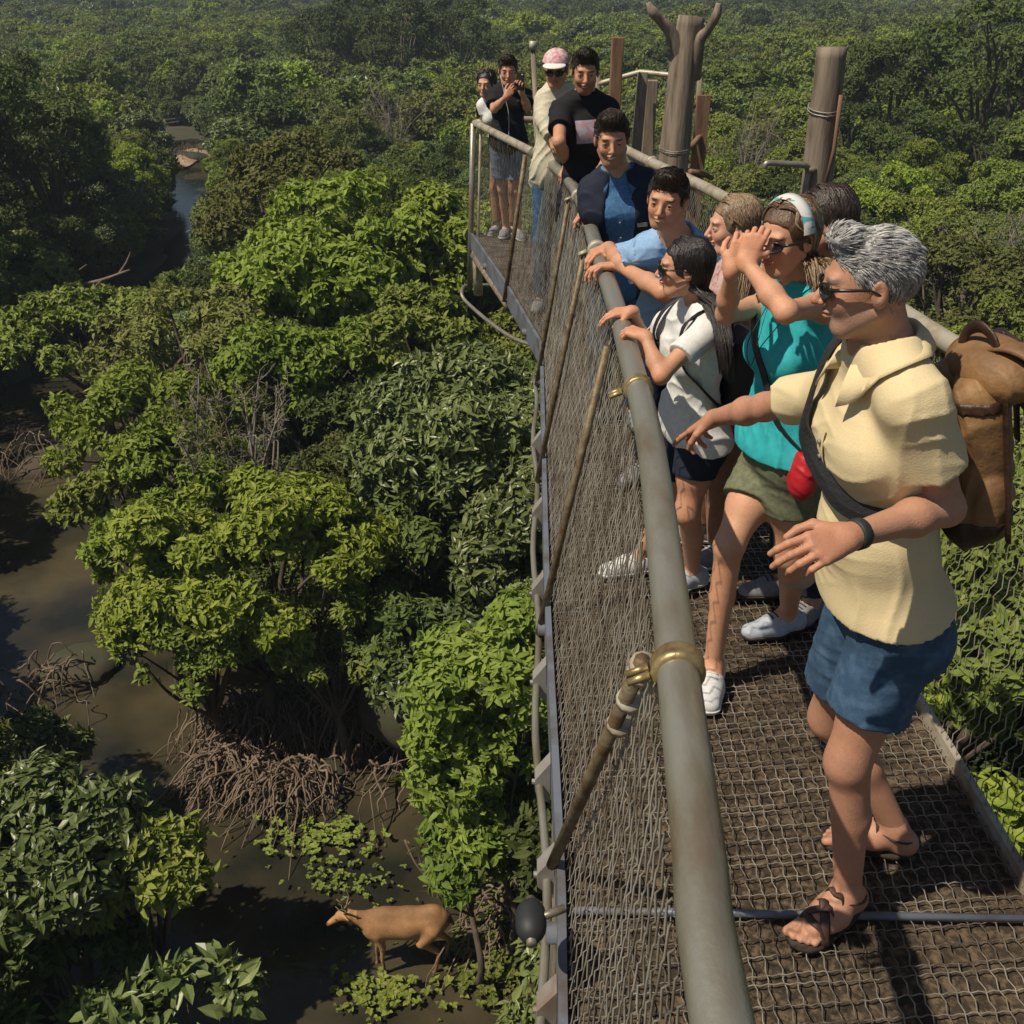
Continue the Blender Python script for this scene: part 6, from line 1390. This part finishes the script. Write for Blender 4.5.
N = ng.nodes; L = ng.links; gi = N.new('NodeGroupInput'); go = N.new('NodeGroupOutput'); g2i = N.new('GeometryNodeGeometryToInstance')
for o in far_protos:
    oi = N.new('GeometryNodeObjectInfo'); oi.inputs['Object'].default_value = o; oi.inputs['As Instance'].default_value = True; L.new(oi.outputs['Geometry'], g2i.inputs[0]) if False else None
jn = N.new('GeometryNodeJoinGeometry')
for k, o in enumerate(far_protos):
    oi = [n for n in N if n.bl_idname == 'GeometryNodeObjectInfo'][k]
    ip = N.new('GeometryNodeInstanceOnPoints'); L.new(gi.outputs[0], ip.inputs['Points']); L.new(oi.outputs['Geometry'], ip.inputs['Instance'])
    na = N.new('GeometryNodeInputNamedAttribute'); na.data_type = 'INT'; na.inputs['Name'].default_value = 'idx'
    cm = N.new('FunctionNodeCompare'); cm.data_type = 'INT'; cm.operation = 'EQUAL'; L.new(na.outputs[0], cm.inputs[2]); cm.inputs[3].default_value = k; L.new(cm.outputs[0], ip.inputs['Selection'])
    ns = N.new('GeometryNodeInputNamedAttribute'); ns.data_type = 'FLOAT'; ns.inputs['Name'].default_value = 'sc'; L.new(ns.outputs[0], ip.inputs['Scale'])
    nr2 = N.new('GeometryNodeInputNamedAttribute'); nr2.data_type = 'FLOAT'; nr2.inputs['Name'].default_value = 'rot'; cx = N.new('ShaderNodeCombineXYZ'); L.new(nr2.outputs[0], cx.inputs[2]); L.new(cx.outputs[0], ip.inputs['Rotation'])
    L.new(ip.outputs[0], jn.inputs[0])
L.new(jn.outputs[0], go.inputs[0])
md = ff.modifiers.new('forest', 'NODES'); md.node_group = ng

# understory filling the gaps between the crowns
rr_ = np.random.default_rng(91); U = []
for x,y in rr_.uniform((-75,3),(75,95),(9000,2)):
    if abs(x) > y*.62+8 or riv_d(x,y) < .9: continue
    if y < 24 and -9 < x < 3: continue
    U.append((x,y))
for x,y in rr_.uniform((-9,7),(3,24),(420,2)):
    sx, sy, _ = proj((x,y,1.4))
    if riv_d(x,y) > 1.1 and not (80 < sx < 570 and sy > 655): U.append((x,y))
U = np.array(U); print('understory', len(U))
me = mesh_np('understory', np.c_[U, ground_h(U[:,0],U[:,1])-np.where(U[:,1]<24,.5,.8)])
for nm_, ty, dat in (('sc','FLOAT',np.where((U[:,1]<24)&(U[:,0]>-9),rr_.uniform(.28,.42,len(U)),rr_.uniform(.38,.56,len(U)))),('rot','FLOAT',rr_.uniform(0,6.28,len(U))),('idx','INT',rr_.choice([0,1,2,3,4,6,7],len(U)))):
    a = me.attributes.new(nm_, ty, 'POINT'); a.data.foreach_set('value', np.asarray(dat, np.int32 if ty=='INT' else np.float32))
fu = link('understory', me); tag(fu, kind='stuff'); fu['label'] = 'dense understory shrubs between the trees'; md = fu.modifiers.new('forest', 'NODES'); md.node_group = ng

# undergrowth on the banks (uncountable)
r = np.random.default_rng(44); P = []
def scatter(n, x0, x1, y0, y1, dlo, dhi, ll, name, m, label, hz=.12, ros=6):
    x = r.uniform(x0,x1,n); y = r.uniform(y0,y1,n); d = riv_d(x,y); k = (d > dlo)&(d < dhi)&(noise3(np.c_[x,y,0*x], 1.6, 5) > -.15)
    x, y = x[k], y[k]; z = np.maximum(ground_h(x,y), 0)+r.uniform(0,1,len(x))**1.5*hz
    p = np.repeat(np.c_[x,y,z], ros, 0); nn = len(p); t = r.uniform(0,6.28,nn); dd = np.c_[np.cos(t),np.sin(t),r.uniform(.1,.7,nn)]; dd /= np.linalg.norm(dd,axis=1,keepdims=True)
    l = ll*r.uniform(.5,1.2,nn); data = leaf_mesh(p, dd, np.tile(V3(0,0,1),(nn,1))+r.normal(size=(nn,3))*.2, l, l*.5, np.clip(r.normal(.4,.25,nn),0,1), True)
    o = crown_obj(name, data, m); tag(o, label, kind='stuff'); return o
scatter(26000, -9, 4, 5, 22, .0, 6, .11, 'undergrowth', LM['glossy'], 'leafy undergrowth covering the stream banks', .35)
scatter(9000, -16, 3, 5, 34, -.1, 3, .12, 'bank_weeds', LM['mid'], 'lighter weeds along the stream banks', .25)
def water_plants(px, py, rx, ry, n, label, z=.03, ll=.085):
    c = UZ(px, py, 0); x = c[0]+r.normal(size=n)*rx; y = c[1]+r.normal(size=n)*ry; nn = n*5; p = np.repeat(np.c_[x,y,z+r.uniform(0,.14,n)], 5, 0); t = r.uniform(0,6.28,nn)
    dd = np.c_[np.cos(t),np.sin(t),r.uniform(.0,.4,nn)]; dd /= np.linalg.norm(dd,axis=1,keepdims=True); l = ll*r.uniform(.5,1.2,nn)
    o = crown_obj('water_plants', leaf_mesh(p, dd, np.tile(V3(0,0,1),(nn,1)), l, l*.7, np.clip(r.normal(.4,.3,nn),0,1), True), LM['mid']); tag(o, label, kind='stuff')
water_plants(385,996,.34,.14,120,'clump of green water plants in front of the deer')
water_plants(318,842,.45,.20,110,'green water plants below the tangle of roots')
water_plants(345,885,.42,.2,70,'thin floating leaves between the roots and the deer', ll=.06)
water_plants(495,955,.25,.4,220,'green water plants beside the fence at the bottom')
water_plants(400,930,1.6,1.4,160,'scattered floating leaves on the brown water', .012, .04)

# tangles of stilt roots
def roots(px, py, n, sx_, sy_, h, label, seed, dirx=-1):
    r = np.random.default_rng(seed); c = UZ(px, py, 0); root = empty('root_tangle', (c[0],c[1],0)); tag(root, label, 'roots'); A = []; Rr = []
    for i in range(n):
        e = V3(c[0]+r.normal()*sx_, c[1]+r.normal()*sy_, h*r.uniform(.5,1.15)); a = r.uniform(-2.6,.6) if dirx < 0 else r.uniform(0,6.28)
        out = V3(math.cos(a)*1.0-.25, math.sin(a)*.8-.35, 0)*r.uniform(.35,.85); b_ = V3(e[0]+out[0], e[1]+out[1], r.uniform(-.15,.05)); m1 = e*.6+b_*.4+V3(0,0,.12+.25*r.random())+r.normal(size=3)*.08; m2 = e*.25+b_*.75+V3(0,0,.12)+r.normal(size=3)*.07
        A.append(smooth_path([e,m1,m2,b_],5)+r.normal(size=(16,3))*.010); Rr.append(np.linspace(r.uniform(.010,.028), r.uniform(.004,.010), 16))
        if i%3 == 0:
            j = 8; b2 = b_+r.normal(size=3)*V3(.3,.3,.02); A.append(smooth_path([A[-1][j], A[-1][j]*.5+b2*.5+V3(0,0,.06), b2, b2+V3(0,0,-.1)],5)); Rr.append(np.linspace(.011,.004,16))
    MB().tubes(np.array(A), np.array(Rr), 6, cap=False).build('roots', M['root'], root)
    m_ = MB(); rock(m_, V3(c[0]+.25,c[1]+.35,.0), V3(sx_*1.3+.2,sy_*1.3+.2,h*.45)[None], seed); m_.build('mud_mound', M['ground'], root)
roots(262,730,280,.40,.26,.62,'large tangle of pale stilt roots on the bank under the light green tree',3)
roots(232,770,130,.32,.18,.36,'lower spread of pale roots reaching into the water',4)
roots(350,720,200,.40,.35,.65,'shaded tangle of brown roots right of the pale roots',5)
roots(290,790,120,.30,.22,.45,'thin flat roots at the water just above the floating leaves',6)
roots(440,760,90,.45,.6,.8,'dark twiggy roots under the bright saplings',7,1)
roots(505,905,60,.14,.40,.4,'thin dry roots beside the fence near the deer',8,1)
roots(35,470,36,.5,.6,.9,'tangle of dark roots on the far left bank',9,1)
roots(60,680,30,.45,.5,.5,'tangle of roots and sticks at the left bend of the stream',10,1)
roots(176,160,70,1.6,1.2,1.2,'brown driftwood pile beside the pale sand bank',12,1)
# loose branches
def branch(name, label, P, r0, r1):
    A = smooth_path(P, 6); mb = MB().tubes([A], [np.linspace(r0,r1,len(A))], 7); rr = np.random.default_rng(len(label))
    for j in range(4, len(A), 3):
        e = A[j]+unit(rr.normal(size=3)+V3(0,0,.3))*r0*14*rr.uniform(.5,1); mb.tubes([[A[j],(A[j]+e)/2+rr.normal(size=3)*.03,e]],[[r0*.45,r0*.3,r0*.12]],5,cap=False)
    tag(mb.build(name, M['root']), label, 'branch')
branch('fallen_branch','long pale fallen branch lying across the left bank',[UZ(2,300,.9),UZ(40,293,1.5),UZ(95,282,2.0),UZ(130,270,2.4)],.12,.04)
branch('dry_stick','thin curved dry stick hanging over the water right of the roots',[UZ(405,840,.8),UZ(415,862,.5),UZ(428,880,.2),UZ(432,890,.0)],.018,.010)
# far buildings in the forest, pale specks
def hut(px, py, Y, w, h, label):
    c = UY(px, py, Y); root = empty('house', (c[0],c[1],z-h-1)); tag(root, label, 'house'); MB().box(c-V3(0,0,h/2+.6), (w, w*.7, h)).build('wall', M['hutwall'], root, smooth=False, fix=True)
    mb = MB(); x,y = w*.56, w*.42; b_ = c-V3(0,0,.6); vs = [b_+V3(-x,-y,0),b_+V3(x,-y,0),b_+V3(x,y,0),b_+V3(-x,y,0),b_+V3(-x,0,w*.22),b_+V3(x,0,w*.22)]
    mb.add(vs, [[0,1,5,4],[2,3,4,5],[0,3,2,1]], [[1,2,5],[3,0,4]]).build('roof', M['hutroof'], root, smooth=False, fix=True)
    for k in (-.25,.25): MB().box(c+V3(w*k,-w*.35-.02,-h/2-.6), (w*.14,.06,h*.3)).build('window', M['black'], root, smooth=False, fix=True)
M['hutwall'] = mat('cream wall', (.6,.56,.5), .8); M['hutroof'] = mat('pale sheet roof', (.62,.60,.56), .5)
hut(458,74,95,2.2,1.6,'small pale roofed house among trees left of the man with the phone')
hut(131,20,210,3.2,1.6,'tiny white roofed house far off in the upper left forest')
hut(458,19,210,5,1.6,'tiny pale roofed house far off above the walkway corner')
hut(697,79,80,1.6,2.0,'pale house corner glimpsed just right of the dead trunk')

# haze: one even volume around everything under the sky
mh = bpy.data.materials.new('haze'); mh.use_nodes = True; N = mh.node_tree.nodes; N.remove(N['Principled BSDF']); pv_ = N.new('ShaderNodeVolumePrincipled'); pv_.inputs['Density'].default_value = HAZE
pv_.inputs['Color'].default_value = (.72,.84,1,1); pv_.inputs['Anisotropy'].default_value = .0; mh.node_tree.links.new(pv_.outputs[0], N['Material Output'].inputs['Volume'])
if HAZE > 0:
    mb = MB(); c_ = V3(0,0,4); hx = V3(4300,4300,13.5); vs = [(sx*hx[0],sy*hx[1],z) for z in (-5.5,19) for sx,sy in ((-1,-1),(1,-1),(1,1),(-1,1))]
    tag(mb.add(vs, [[0,3,2,1],[4,5,6,7],[0,1,5,4],[1,2,6,5],[2,3,7,6],[3,0,4,7]]).build('haze', mh, smooth=False), kind='stuff')
